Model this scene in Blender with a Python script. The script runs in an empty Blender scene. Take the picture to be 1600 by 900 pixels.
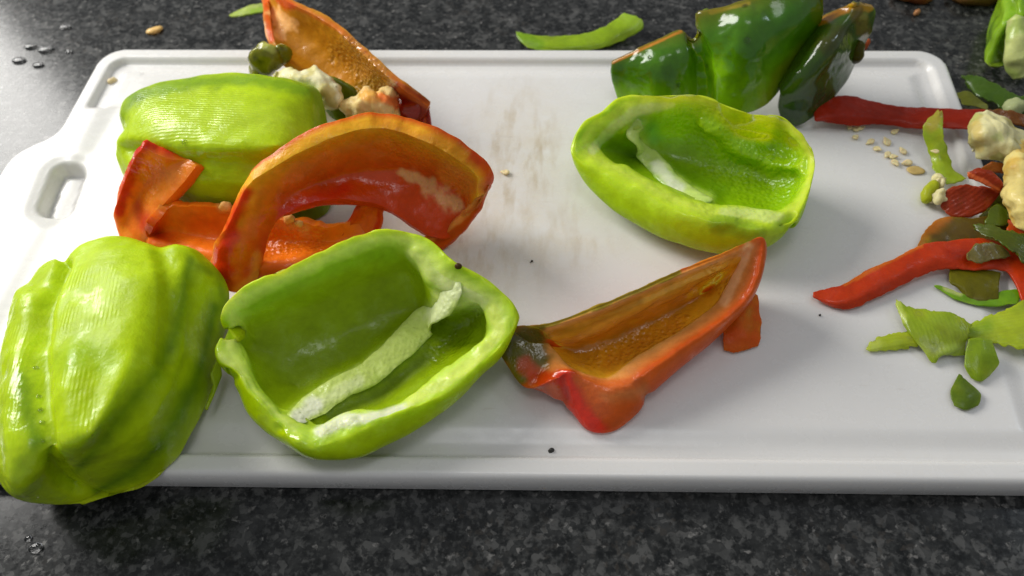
import bpy, bmesh, math, random
import numpy as np
from mathutils import Vector, Matrix, noise
from mathutils.bvhtree import BVHTree
random.seed(7); np.random.seed(7)
S = 0.01                                    # modelling unit is the centimetre; scene unit the metre
scene = bpy.context.scene
col = scene.collection

# ------------------------------------------------------------------ camera
F = 1300.0
CP = np.array([2.8709, -9.8288, 22.6075])
CR = np.array([0.99794822, 0.04557769, -0.04496699])
CU = np.array([-0.01003031, 0.80494055, 0.59327068])
CF = np.array([-0.06323567, 0.59160239, -0.80374614])
cd = bpy.data.cameras.new('camera'); cam = bpy.data.objects.new('camera', cd); col.objects.link(cam)
R = Matrix(((CR[0], CU[0], -CF[0]), (CR[1], CU[1], -CF[1]), (CR[2], CU[2], -CF[2])))
cam.matrix_world = Matrix.Translation(Vector(CP * S)) @ R.to_4x4()
cd.sensor_width = 36; cd.lens = 36 * F / 1600; cd.clip_start = 0.01; cd.clip_end = 20
cd.dof.use_dof = True; cd.dof.focus_distance = 0.262; cd.dof.aperture_fstop = 13
scene.camera = cam

# ------------------------------------------------------------------ room light
w = bpy.data.worlds.new('World'); scene.world = w; w.use_nodes = True
w.node_tree.nodes['Background'].inputs[0].default_value = (0.93, 0.95, 1.0, 1)
w.node_tree.nodes['Background'].inputs[1].default_value = 0.30
def area(name, loc, target, sx, sy, power, color):
    l = bpy.data.lights.new(name, 'AREA'); l.shape = 'RECTANGLE'; l.size = sx; l.size_y = sy
    l.energy = power; l.color = color
    o = bpy.data.objects.new(name, l); col.objects.link(o); o.location = loc
    d = Vector(target) - Vector(loc); o.rotation_euler = d.to_track_quat('-Z', 'Y').to_euler()
    return o
area('window_light', (-0.70, 0.50, 0.52), (0.02, 0.08, 0), 0.45, 0.50, 10.4, (1.0, 0.98, 0.94))
area('kitchen_light', (0.05, -0.12, 1.6), (0, 0.1, 0), 0.5, 0.4, 2.6, (0.97, 0.98, 1.0))
area('far_window_light', (0.75, 0.35, 0.75), (0.05, 0.1, 0), 0.12, 0.16, 0.5, (0.72, 0.86, 1.0))
scene.view_settings.view_transform = 'Standard'; scene.view_settings.look = 'None'
scene.view_settings.exposure = 0.0; scene.view_settings.gamma = 1.0

# ------------------------------------------------------------------ pixel <-> place
PZ = -0.10                                  # height of the board's cutting face (its rim is z = 0)
TZ = -1.0                                   # height of the countertop
def at(px, py, h=0.0):
    d = CF + CR * (px - 800) / F - CU * (py - 450) / F
    t = (PZ + h - CP[2]) / d[2]
    return CP + t * d
def proj(P):
    d = P - CP; z = d @ CF
    return np.stack([800 + F * (d @ CR) / z, 450 - F * (d @ CU) / z], -1)
def rgb(r, g, b):
    c = np.array([r, g, b], float) / 255
    return np.where(c <= 0.04045, c / 12.92, ((c + 0.055) / 1.055) ** 2.4)
def sstep(x): x = np.clip(x, 0, 1); return x * x * (3 - 2 * x)
def fbm(P, f, octv=2, seed=0.0):
    out = np.empty(len(P)); s = Vector((seed, seed * 1.7, -seed))
    for i, p in enumerate(P): out[i] = noise.fractal(Vector(p) * f + s, 1.0, 2.0, octv)
    return out

# ------------------------------------------------------------------ curves and lofts
def tparam(A):                               # A: rows x K x 3 -> centripetal parameter along axis 1
    d = np.sqrt(np.linalg.norm(np.diff(A, axis=1), axis=2).mean(0) + 1e-4)
    return np.concatenate([[0], np.cumsum(d)])
def hermite(A, t, q):                        # A: rows x K x 3, t: K, q: samples
    n = len(t); m = np.zeros_like(A)
    dl = (A[:, 1:] - A[:, :-1]) / (t[1:] - t[:-1])[None, :, None]
    h = t[1:] - t[:-1]
    if n > 2: m[:, 1:-1] = (dl[:, :-1] * h[None, 1:, None] + dl[:, 1:] * h[None, :-1, None]) / (h[1:] + h[:-1])[None, :, None]
    m[:, 0] = dl[:, 0]; m[:, -1] = dl[:, -1]
    i = np.clip(np.searchsorted(t, q, 'right') - 1, 0, n - 2)
    hh = (t[i + 1] - t[i])[None, :, None]; x = ((q - t[i]) / (t[i + 1] - t[i]))[None, :, None]
    return ((2*x**3 - 3*x**2 + 1) * A[:, i] + (x**3 - 2*x**2 + x) * hh * m[:, i]
            + (-2*x**3 + 3*x**2) * A[:, i + 1] + (x**3 - x**2) * hh * m[:, i + 1]), i + (q - t[i]) / (t[i + 1] - t[i])
def sample_u(A, N, closed):
    A = np.asarray(A, float)
    if closed:
        E = np.concatenate([A[:, -2:], A, A[:, :3]], 1); t = tparam(E)
        t = t - t[2]; T = t[2 + A.shape[1]]
        q = np.linspace(0, T, N, endpoint=False)
        return hermite(E, t, q)[0]
    t = tparam(A); return hermite(A, t, np.linspace(0, t[-1], N))[0]
def sample_v(A, N):
    B = np.swapaxes(A, 0, 1); t = tparam(B)
    r, v = hermite(B, t, np.linspace(0, t[-1], N))
    return np.swapaxes(r, 0, 1), v
def resample(pts, K):                        # polyline -> K points evenly spaced
    P = np.asarray(pts, float); d = np.concatenate([[0], np.cumsum(np.linalg.norm(np.diff(P, axis=0), axis=1))])
    q = np.linspace(0, d[-1], K)
    return np.stack([np.interp(q, d, P[:, k]) for k in range(P.shape[1])], 1)
def L(pts, h=None, dh=0.0):                  # list of (px, py[, h]) -> centimetre points
    return np.array([at(p[0], p[1], (p[2] if len(p) > 2 else h) + dh) for p in pts])

class Piece:
    """one mesh in the making: points in cm, faces, the row parameter, colours and surface fields"""
    def __init__(s): s.P = np.zeros((0, 3)); s.f = []; s.v = np.zeros(0); s.u = np.zeros(0); s.side = np.zeros(0); s.sharp = set()
    def add(s, P, f, v, u=None, side=None):
        o = len(s.P); s.P = np.concatenate([s.P, P]); s.f += [tuple(i + o for i in q) for q in f]
        s.v = np.concatenate([s.v, v]); s.u = np.concatenate([s.u, u if u is not None else np.zeros(len(P))])
        s.side = np.concatenate([s.side, side if side is not None else np.zeros(len(P))]); return s
    def weld(s, d):
        bm = bmesh.new(); ly = bm.verts.layers.int.new('i')
        vs = []
        for i, p in enumerate(s.P): v = bm.verts.new(p); v[ly] = i; vs.append(v)
        for q in s.f:
            try: bm.faces.new([vs[i] for i in q])
            except ValueError: pass
        far = [v for v in vs if s.v[v[ly]] > s.v.max() - 1.2]
        bmesh.ops.remove_doubles(bm, verts=far, dist=d); bm.verts.index_update()
        ix = np.array([v[ly] for v in bm.verts]); P = np.array([v.co[:] for v in bm.verts])
        s.f = [tuple(v.index for v in q.verts) for q in bm.faces]; bm.free()
        s.P, s.v, s.u, s.side = P, s.v[ix], s.u[ix], s.side[ix]; return s
    def relax(s, it, v0):
        E = set()
        for q in s.f:
            for i in range(len(q)): E.add((min(q[i], q[i-1]), max(q[i], q[i-1])))
        E = np.array(list(E)); n = np.bincount(E.ravel(), minlength=len(s.P))[:, None]
        m = (sstep((s.v - v0) / 1.0 + .5) * .7)[:, None]
        for _ in range(it):
            a = np.zeros_like(s.P)
            for k in range(3):
                a[:, k] = np.bincount(E[:, 0], s.P[E[:, 1], k], len(s.P)) + np.bincount(E[:, 1], s.P[E[:, 0], k], len(s.P))
            s.P = s.P + m * (a / np.maximum(n, 1) - s.P)
        return s
    def start(s, base):
        n = len(s.P); s.C = np.tile(np.asarray(base, float), (n, 1)); s.X = np.zeros((n, 3)); s.X[:, 2] = 0.3
        s.rc = np.zeros(n)
        me = bpy.data.meshes.new('t'); me.from_pydata(s.P.tolist(), [], s.f)
        bm = bmesh.new(); bm.from_mesh(me); bmesh.ops.recalc_face_normals(bm, faces=bm.faces); bm.to_mesh(me); bm.free()
        s.f = [tuple(p.vertices) for p in me.polygons]; bpy.data.meshes.remove(me); s.normals(); return s
    def normals(s):
        me = bpy.data.meshes.new('t'); me.from_pydata(s.P.tolist(), [], s.f); me.update()
        a = np.empty(len(s.P) * 3, np.float32); me.vertex_normals.foreach_get('vector', a); s.N = a.reshape(-1, 3).astype(float)
        bpy.data.meshes.remove(me); s.Q = proj(s.P); return s
    def dist(s, poly):
        Q = s.Q; best = np.full(len(Q), 1e9); tt = np.zeros(len(Q))
        P = np.asarray(poly, float); n = len(P)
        for i in range(max(1, n - 1)):
            a = P[i]; b = P[min(i + 1, n - 1)]; ab = b - a; l = ab @ ab + 1e-9
            t = np.clip(((Q - a) @ ab) / l, 0, 1); d = np.linalg.norm(Q - a - t[:, None] * ab, axis=1)
            k = d < best; best[k] = d[k]; tt[k] = (i + t[k]) / max(1, n - 1)
        return best, tt
    def mask(s, poly, width, soft=0.6, v=None, ragged=0.25, face=None, side=None, seed=0):
        d, t = s.dist(poly); wd = width
        if isinstance(width, (tuple, list)): wd = np.interp(t, np.linspace(0, 1, len(width)), width)
        near = d < wd * (1.2 + ragged)
        m = np.zeros(len(d))
        if near.any():
            dd = d[near] / (wd[near] if not np.isscalar(wd) else wd)
            if ragged: dd = dd + ragged * fbm(s.P[near], 2.6, 3, seed)
            m[near] = sstep((1 - dd) / soft)
        if v is not None: m *= sstep((s.v - v[0]) / 0.15 + .5) * sstep((v[1] - s.v) / 0.15 + .5)
        if side is not None: m *= (s.side == side)
        if face is not None:                 # only faces turned towards / away from the picture side
            dn = -((s.P - CP) * s.N).sum(1); m *= (dn > 0) if face > 0 else (dn <= 0)
        return m
    def paint(s, poly, width, c, k=1.0, **a):
        m = (s.mask(poly, width, **a) * k)[:, None]; s.C = s.C * (1 - m) + np.asarray(c) * m; return s
    def rows(s, v, c):                       # colour by row parameter
        s.C = np.stack([np.interp(s.v, v, [x[k] for x in c]) for k in range(3)], 1); return s
    def mottle(s, amp, f=1.2, c=None, seed=3, thr=None):
        n = fbm(s.P, f, 3, seed)
        if c is None: s.C *= (1 + amp * n)[:, None]
        else:
            m = (sstep((n - (thr or 0)) / 0.3) * amp)[:, None]; s.C = s.C * (1 - m) + np.asarray(c) * m
        return s
    def fx(s, ch, poly, width, k=1.0, **a):
        m = s.mask(poly, width, **a); s.X[:, ch] = s.X[:, ch] * (1 - m) + k * m; return s
    def push(s, poly, width, depth, **a):
        a.setdefault('ragged', 0.1); a.setdefault('soft', 1.0)
        m = s.mask(poly, width, **a); s.P = s.P + s.N * (m * depth)[:, None]; return s
    def lump(s, amp, f, seed=1, octv=2, v=None):
        m = np.ones(len(s.P))
        if v is not None: m = sstep((s.v - v[0]) / 0.2 + .5) * sstep((v[1] - s.v) / 0.2 + .5)
        s.P = s.P + s.N * (fbm(s.P, f, octv, seed) * amp * m)[:, None]; return s
    def ribs(s, a, b):                       # peeler lines run along a-b and repeat across it
        d = at(*b[:2]) - at(*a[:2]); d = np.array([d[1], -d[0], 0]) / np.linalg.norm(d); s.rc = s.P @ d; return s
    def crumple(s, amp, f, seed=0.0):
        o = Vector((seed, -seed, seed * .7)); a = np.empty(len(s.P))
        for i, q in enumerate(s.P):
            d, _ = noise.voronoi(Vector(q) * f + o); a[i] = min(d[1] - d[0], .6)
        s.P = s.P + s.N * ((a - .3) * amp)[:, None]; s.normals(); return s
    def floor(s, z=PZ + 0.01): s.P[:, 2] = np.maximum(s.P[:, 2], z); return s
    def build(s, name, mat, parent=None, org=None):
        me = bpy.data.meshes.new(name); O = org if org is not None else np.zeros(3)
        me.from_pydata(((s.P - O) * S).tolist(), [], s.f); me.update()
        me.polygons.foreach_set('use_smooth', [True] * len(me.polygons))
        for nm, A in (('Col', s.C), ('Fx', s.X)):
            at_ = me.attributes.new(nm, 'FLOAT_COLOR', 'POINT')
            at_.data.foreach_set('color', np.concatenate([np.clip(A, 0, 1), np.ones((len(A), 1))], 1).astype(np.float32).ravel())
        r = me.attributes.new('Ribc', 'FLOAT', 'POINT'); r.data.foreach_set('value', s.rc.astype(np.float32))
        me.materials.append(mat)
        if s.sharp:
            ev = np.empty(len(me.edges) * 2, np.int32); me.edges.foreach_get('vertices', ev); ev = np.sort(ev.reshape(-1, 2), 1)
            at2 = me.attributes.new('sharp_edge', 'BOOLEAN', 'EDGE'); at2.data.foreach_set('value', [(int(i), int(j)) in s.sharp for i, j in ev])
        o = bpy.data.objects.new(name, me); col.objects.link(o)
        if parent: o.parent = parent
        else: o.location = O * S
        return o
    def bvh(s): return BVHTree.FromPolygons([Vector(p) for p in s.P], s.f)

def grid_faces(nv, nu, closed):
    f = []
    for j in range(nv - 1):
        for i in range(nu if closed else nu - 1):
            k = (i + 1) % nu
            f.append((j*nu + i, j*nu + k, (j+1)*nu + k, (j+1)*nu + i))
    return f
def loft(rows, NU=180, NV=60, cap0=True, cap1=False, zip_=None):
    U = np.asarray(rows, float) if NU is None else sample_u(rows, NU, True)
    NU = U.shape[1]; A, v = sample_v(U, NV)
    P = A.reshape(-1, 3); f = grid_faces(NV, NU, True); vv = np.repeat(v, NU); uu = np.tile(np.arange(NU) / NU, NV)
    if cap0:
        P = np.concatenate([P, [A[0].mean(0)]]); c = len(P) - 1; f += [(c, (i + 1) % NU, i) for i in range(NU)]; vv = np.append(vv, 0); uu = np.append(uu, 0)
    if cap1:
        P = np.concatenate([P, [A[-1].mean(0)]]); c = len(P) - 1; b = (NV - 1) * NU
        f += [(c, b + i, b + (i + 1) % NU) for i in range(NU)]; vv = np.append(vv, v[-1]); uu = np.append(uu, 0)
    if zip_ is not None:                     # close the last row across the spine, like a zip
        b = (NV - 1) * NU; d = A[-1] @ zip_; a0 = int(np.argmax(d))
        f += [(b + (a0 + k) % NU, b + (a0 + k + 1) % NU, b + (a0 - k - 1) % NU, b + (a0 - k) % NU) for k in range(1, NU // 2 - 1)]
        f += [(b + a0, b + (a0 + 1) % NU, b + (a0 - 1) % NU), (b + (a0 + NU // 2) % NU, b + (a0 + NU // 2 - 1) % NU, b + (a0 - NU // 2 + 1) % NU)]
    return Piece().add(P, f, vv, uu)
def sheet(edges, thick=0.08, NU=80, NV=24, ragged=0.0, rf=3.0, into=None, taper=True, round_=0.35):
    """edges: polylines of cm points laid side by side; thickened along the normals"""
    K = max(len(e) for e in edges)
    E = np.array([e if len(e) == K else resample(e, K) for e in edges])
    A, v = sample_v(sample_u(E, NU, False), NV)
    du = np.gradient(A, axis=1); dv = np.gradient(A, axis=0); n = np.cross(du, dv); n /= np.linalg.norm(n, axis=2, keepdims=True) + 1e-9
    if n[..., 2].mean() < 0: n = -n
    th = np.full((NV, NU), thick / 2.0) if np.isscalar(thick) else np.array(thick(np.linspace(0, 1, NU)[None, :], np.linspace(0, 1, NV)[:, None])) / 2 * np.ones((NV, NU))
    if ragged:
        for (sl, ax) in ((np.s_[0, :], 'v'), (np.s_[-1, :], 'v'), (np.s_[:, 0], 'u'), (np.s_[:, -1], 'u')):
            b = A[sl]; t = {'v': dv, 'u': du}[ax][sl]; t = t / (np.linalg.norm(t, axis=1, keepdims=True) + 1e-9)
            A[sl] = b + t * (ragged * fbm(b, rf, 3, 5))[:, None]
    T = (A + n * th[..., None]).reshape(-1, 3); B = (A - n * th[..., None]).reshape(-1, 3)
    m = NV * NU; g = grid_faces(NV, NU, False); f = list(g) + [tuple(reversed([i + m for i in q])) for q in g]
    ring = [i for i in range(NU)] + [j*NU + NU - 1 for j in range(1, NV)] + [(NV-1)*NU + i for i in range(NU - 2, -1, -1)] + [j*NU for j in range(NV - 2, 0, -1)]
    cen = np.roll(A.reshape(-1, 3)[ring], 0, 0)
    tang = np.roll(cen, -1, 0) - np.roll(cen, 1, 0); out = np.cross(tang, n.reshape(-1, 3)[ring]); out /= np.linalg.norm(out, axis=1, keepdims=True) + 1e-9
    c0 = A.reshape(-1, 3).mean(0)
    inn = {}
    # outward test against the neighbour just inside
    mid = NV // 2 * NU + NU // 2
    sgn = np.sign(((cen - A.reshape(-1, 3)[mid]) * out).sum())
    M = cen + out * sgn * (th.reshape(-1)[ring] * 2 * round_)[:, None]
    o = 2 * m; k = len(ring); sh = set(); into = into or Piece(); off = len(into.P)
    for i in range(k):
        a, b = ring[i], ring[(i + 1) % k]; p, q = o + i, o + (i + 1) % k; sh.add((a, b)); sh.add((a + m, b + m))
        f += [(a, p, q, b), (p, a + m, b + m, q)]
    vv = np.repeat(v / (len(E) - 1), NU); uu = np.tile(np.linspace(0, 1, NU), NV)
    P = np.concatenate([T, B, M])
    if round_ < .3: into.sharp |= {(min(i, j) + off, max(i, j) + off) for i, j in sh}
    vr = vv[ring]; ur = uu[ring]
    return into.add(P, f, np.concatenate([vv, vv, vr]), np.concatenate([uu, uu, ur]),
                                 np.concatenate([np.ones(m), -np.ones(m), np.zeros(k)]))
def blob(c, r, rot=0.0, tilt=0.0, n=28, into=None):
    bm = bmesh.new(); bmesh.ops.create_uvsphere(bm, u_segments=n, v_segments=n * 2 // 3, radius=1)
    P = np.array([v.co[:] for v in bm.verts]); bm.verts.index_update(); f = [tuple(v.index for v in q.verts) for q in bm.faces]; bm.free()
    P = P * np.array(r); M = np.array(Matrix.Rotation(rot, 3, 'Z') @ Matrix.Rotation(tilt, 3, 'Y')); P = P @ M.T + np.array(c)
    return (into or Piece()).add(P, f, np.zeros(len(P)))
def tube(pts, rad, NU=14, N=70, flat=1.0, up=np.array([0, 0, 1.0]), into=None):
    C, v = hermite(np.asarray(pts, float)[None], tparam(np.asarray(pts, float)[None]), np.linspace(0, tparam(np.asarray(pts, float)[None])[-1], N))
    C = C[0]; rr = np.interp(v, np.arange(len(pts)), rad); T = np.gradient(C, axis=0); T /= np.linalg.norm(T, axis=1, keepdims=True)
    X = np.cross(T, up); X /= np.linalg.norm(X, axis=1, keepdims=True) + 1e-9; Y = np.cross(X, T)
    a = np.linspace(0, 2 * np.pi, NU, endpoint=False)
    A = C[:, None] + rr[:, None, None] * (X[:, None] * np.cos(a)[None, :, None] + Y[:, None] * flat * np.sin(a)[None, :, None])
    P = np.concatenate([A.reshape(-1, 3), [C[0] - T[0] * rr[0] * .5, C[-1] + T[-1] * rr[-1] * .5]]); f = grid_faces(N, NU, True)
    m = N * NU; f += [(m, (i + 1) % NU, i) for i in range(NU)] + [(m + 1, m - NU + i, m - NU + (i + 1) % NU) for i in range(NU)]
    return (into or Piece()).add(P, f, np.append(np.repeat(v / (len(pts) - 1), NU), [0, 1]))

def spine_pts(sp, X, tau=0.5):                # soft nearest points on a smooth spine, by plan position
    sp = np.asarray(sp, float)
    if len(sp) > 2: sp = sample_u(sp[None], 60, False)[0]
    else: sp = sp[0] + np.linspace(0, 1, 60)[:, None] * (sp[-1] - sp[0])
    d = np.linalg.norm(X[:, None, :2] - sp[None, :, :2], axis=2); m = d.min(1, keepdims=True)
    k = np.exp(-(d * d - m * m) / (tau * (m + .3))); k /= k.sum(1, keepdims=True); return k @ sp
def dome(sil, spine, foot=0.88, foot_h=0.0, fr=(0.05, 0.14, 0.3, 0.5, 0.75, 1.0), power=2.0, NU=200, NV=70, it=350):
    """a closed back: silhouette loop (cm) rising to a spine; the loop is drawn in until the whole back stays inside the outline"""
    want = sample_u(sil[None], NU, True)[0]; Qw = proj(want); c = Qw.mean(0); cur = want.copy()
    ang = np.arctan2(*(Qw - c).T[::-1]); rad = np.linalg.norm(Qw - c, axis=1); o = np.argsort(ang)
    def rows_of(sl):
        sp = spine_pts(spine, sl); rows = []
        ft = sp + (sl - sp) * foot; ft[:, 2] = PZ + foot_h
        ftm = sp + (sl - sp) * (foot * 0.5); ftm[:, 2] = PZ + foot_h
        rows += [ftm, ft, sl]
        for q in fr:
            r = sl + (sp - sl) * q; k = (1 - (1 - q) ** power) ** (1 / power); r[:, 2] = sl[:, 2] + (sp[:, 2] - sl[:, 2]) * k; rows.append(r)
        return rows
    for _ in range(3):
        Q = proj(np.concatenate(rows_of(cur))) - c; a = np.arctan2(Q[:, 1], Q[:, 0]); r = np.linalg.norm(Q, axis=1)
        nb = 90; m = np.zeros(nb); np.maximum.at(m, ((a + np.pi) / (2 * np.pi) * nb).astype(int) % nb, r)
        x = (np.arange(nb) + .5) / nb * 2 * np.pi - np.pi; m = np.where(m > 0, m, np.nan); ok = ~np.isnan(m); m = np.interp(x, x[ok], m[ok])
        mw = np.interp(x, ang[o], rad[o], period=2 * np.pi); k = np.clip(mw / m, .965, 1.03); wk = np.exp(-(np.arange(-14, 15) / 6.0) ** 2); k = sum(w_ * np.roll(k, j) for w_, j in zip(wk, range(-14, 15))) / wk.sum()
        kk = np.interp(ang, x, k, period=2 * np.pi); cc = at(c[0], c[1]); z = cur[:, 2].copy()
        g = np.array([at(q[0], q[1], zz - PZ) for q, zz in zip(c + (proj(cur) - c) * kk[:, None], z)]); cur = g
    p = loft(rows_of(cur), None, NV, zip_=np.asarray(spine)[-1] - np.asarray(spine)[0]); return p.relax(it, 4.6)
def bowl(rim_out, rim_in, spine, belly=None, foot=0.55, wall=((0.12, 0.55), (0.35, 0.86), (0.7, 0.98), (1.0, 1.0)), crown=0.05, bulge=1.0, NU=240, NV=90, it=450):
    """an open half: rows 0 foot centre, 1 foot, 2 belly, 3 rim outside, 4 rim crown, 5 rim inside, 6.. wall and floor"""
    sp = spine_pts(spine, rim_out); be = sp + (rim_out - sp) * bulge; be[:, 2] = PZ + (rim_out[:, 2] - PZ) * 0.5
    if belly is not None:
        for i, b in enumerate(belly):
            if b is not None: be[i] = at(*b)
    rim_out, rim_in, be = sample_u(np.array([rim_out, rim_in, be]), NU, True)
    sp = spine_pts(spine, rim_out); ft = sp + (rim_out - sp) * foot; ft[:, 2] = PZ + 0.02
    fm = sp + (rim_out - sp) * foot * 0.4; fm[:, 2] = PZ + 0.02
    mid = (rim_out + rim_in) / 2; mid[:, 2] += crown
    rows = [fm, ft, be, rim_out, mid, rim_in]; si = spine_pts(spine, rim_in)
    for (q, k) in wall:
        r = rim_in + (si - rim_in) * q; r[:, 2] = rim_in[:, 2] + (si[:, 2] - rim_in[:, 2]) * k; rows.append(r)
    p = loft(rows, None, NV, zip_=np.asarray(spine)[-1] - np.asarray(spine)[0]); return p.relax(it, 6.6)
def thing(name, label, cat, loc, group=None):
    o = bpy.data.objects.new(name, None); col.objects.link(o); o.location = np.asarray(loc) * S
    o.empty_display_size = 0.01; o['label'] = label; o['category'] = cat
    if group: o['group'] = group
    return o
def tag(o, label, cat, group=None):
    o['label'] = label; o['category'] = cat
    if group: o['group'] = group
    return o

# ------------------------------------------------------------------ materials
def nt(name):
    m = bpy.data.materials.new(name); m.use_nodes = True; t = m.node_tree
    return m, t, t.nodes['Principled BSDF']
def node(t, kind, **kw):
    n = t.nodes.new(kind)
    for k, v in kw.items():
        if k.startswith('i_'): n.inputs[int(k[2:])].default_value = v
        else: setattr(n, k, v)
    return n
def math_(t, op, a, b=None, c=None):
    n = t.nodes.new('ShaderNodeMath'); n.operation = op
    for i, x in enumerate((a, b, c)):
        if x is None: continue
        if isinstance(x, (int, float)): n.inputs[i].default_value = x
        else: t.links.new(x, n.inputs[i])
    return n.outputs[0]
def mixc(t, fac, a, b, mode='MIX'):
    n = t.nodes.new('ShaderNodeMix'); n.data_type = 'RGBA'; n.blend_type = mode
    for i, x in ((0, fac), (6, a), (7, b)):
        if isinstance(x, (int, float)): n.inputs[i].default_value = x
        elif isinstance(x, tuple): n.inputs[i].default_value = x
        else: t.links.new(x, n.inputs[i])
    return n.outputs[2]
def ramp(t, x, lo, hi, a=0.0, b=1.0):
    n = t.nodes.new('ShaderNodeMapRange'); n.clamp = True
    t.links.new(x, n.inputs[0])
    for i, y in enumerate((lo, hi, a, b)): n.inputs[i + 1].default_value = y
    return n.outputs[0]
def noise_(t, vec, scale, detail=3.0, rough=0.55):
    n = t.nodes.new('ShaderNodeTexNoise'); n.inputs['Scale'].default_value = scale; n.inputs['Detail'].default_value = detail
    n.inputs['Roughness'].default_value = rough
    if vec is not None: t.links.new(vec, n.inputs['Vector'])
    return n.outputs['Fac']
def flesh(name, radius, sss=0.35, rough=(0.55, 0.12), bump=0.4, coat=0.08, scale=0.004, rib_pitch=0.125):
    m, t, b = nt(name); ln = t.links.new
    ca = node(t, 'ShaderNodeAttribute', attribute_name='Col'); fx = node(t, 'ShaderNodeAttribute', attribute_name='Fx')
    rc = node(t, 'ShaderNodeAttribute', attribute_name='Ribc')
    sp = t.nodes.new('ShaderNodeSeparateColor'); ln(fx.outputs['Color'], sp.inputs[0]); rib, juicy, gloss = sp.outputs
    geo = t.nodes.new('ShaderNodeNewGeometry'); pos = geo.outputs['Position']
    n1 = noise_(t, pos, 90, 4); n2 = noise_(t, pos, 420, 3); n3 = noise_(t, pos, 1500, 2)
    gloss = math_(t, 'MINIMUM', math_(t, 'ADD', gloss, math_(t, 'MULTIPLY', ramp(t, n1, .53, .62), ramp(t, n2, .42, .55, .15, .6))), 1.0)   # wet patches
    k = math_(t, 'ADD', ramp(t, n1, .25, .75, .86, 1.12), ramp(t, n2, .3, .7, -.07, .07))
    c = mixc(t, 1.0, ca.outputs['Color'], k, 'MULTIPLY'); ln(c, b.inputs['Base Color'])
    b.inputs['Subsurface Weight'].default_value = sss; b.inputs['Subsurface Radius'].default_value = radius
    b.inputs['Subsurface Scale'].default_value = scale
    b.inputs['IOR'].default_value = 1.38
    ln(math_(t, 'MULTIPLY_ADD', gloss, .55, .02), b.inputs['Specular IOR Level'])
    r = math_(t, 'MULTIPLY_ADD', gloss, rough[1] - rough[0], rough[0]); r = math_(t, 'ADD', r, ramp(t, n1, .3, .7, -.06, .1))
    ln(r, b.inputs['Roughness']); ln(math_(t, 'MULTIPLY', gloss, coat * 3), b.inputs['Coat Weight']); b.inputs['Coat Roughness'].default_value = 0.12
    # peeler lines, juicy cells and fine skin relief
    ph = math_(t, 'MULTIPLY', rc.outputs['Fac'], 2 * math.pi / rib_pitch); ph = math_(t, 'ADD', ph, ramp(t, n1, 0, 1, -3.5, 3.5))
    wv = math_(t, 'MULTIPLY', math_(t, 'SINE', ph), rib)
    wv = math_(t, 'MULTIPLY', wv, ramp(t, n2, .35, .6, .25, 1.0))
    vo = node(t, 'ShaderNodeTexVoronoi', feature='SMOOTH_F1'); vo.inputs['Scale'].default_value = 700; ln(pos, vo.inputs['Vector'])
    vj = math_(t, 'MULTIPLY', math_(t, 'SUBTRACT', vo.outputs['Distance'], math_(t, 'MULTIPLY', n1, 1.2)), juicy)
    h = math_(t, 'ADD', math_(t, 'MULTIPLY', wv, 0.2), math_(t, 'MULTIPLY', vj, -3.2))
    h = math_(t, 'ADD', h, math_(t, 'MULTIPLY', n2, 0.9)); h = math_(t, 'ADD', h, math_(t, 'MULTIPLY', n3, 0.3))
    bp = node(t, 'ShaderNodeBump'); bp.inputs['Strength'].default_value = bump; bp.inputs['Distance'].default_value = 0.0006
    ln(h, bp.inputs['Height']); ln(bp.outputs[0], b.inputs['Normal'])
    cb = node(t, 'ShaderNodeBump'); cb.inputs['Strength'].default_value = bump * .7; cb.inputs['Distance'].default_value = 0.0005
    ln(h, cb.inputs['Height']); ln(cb.outputs[0], b.inputs['Coat Normal'])
    return m
M_GREEN = flesh('green_pepper_flesh', (0.8, 1.0, 0.07), 0.5, scale=0.008)
M_SKIN = flesh('dark_pepper_skin', (0.3, 0.7, 0.05), 0.15, rough=(0.38, 0.16), bump=0.16, coat=0.12)
M_RED = flesh('red_pepper_flesh', (1.0, 0.5, 0.10), 0.38, bump=0.5)
M_AMBER = flesh('amber_pepper_flesh', (1.0, 0.75, 0.2), 0.15, bump=0.55, coat=.2)
M_PITH = flesh('pale_pith', (1.0, 0.9, 0.55), 0.3, rough=(0.5, 0.25), bump=0.5, coat=0.1)
M_PEEL = flesh('thin_peel', (0.7, 0.8, 0.06), 0.45, rough=(0.5, 0.22), bump=0.3, coat=0.12)

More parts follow.
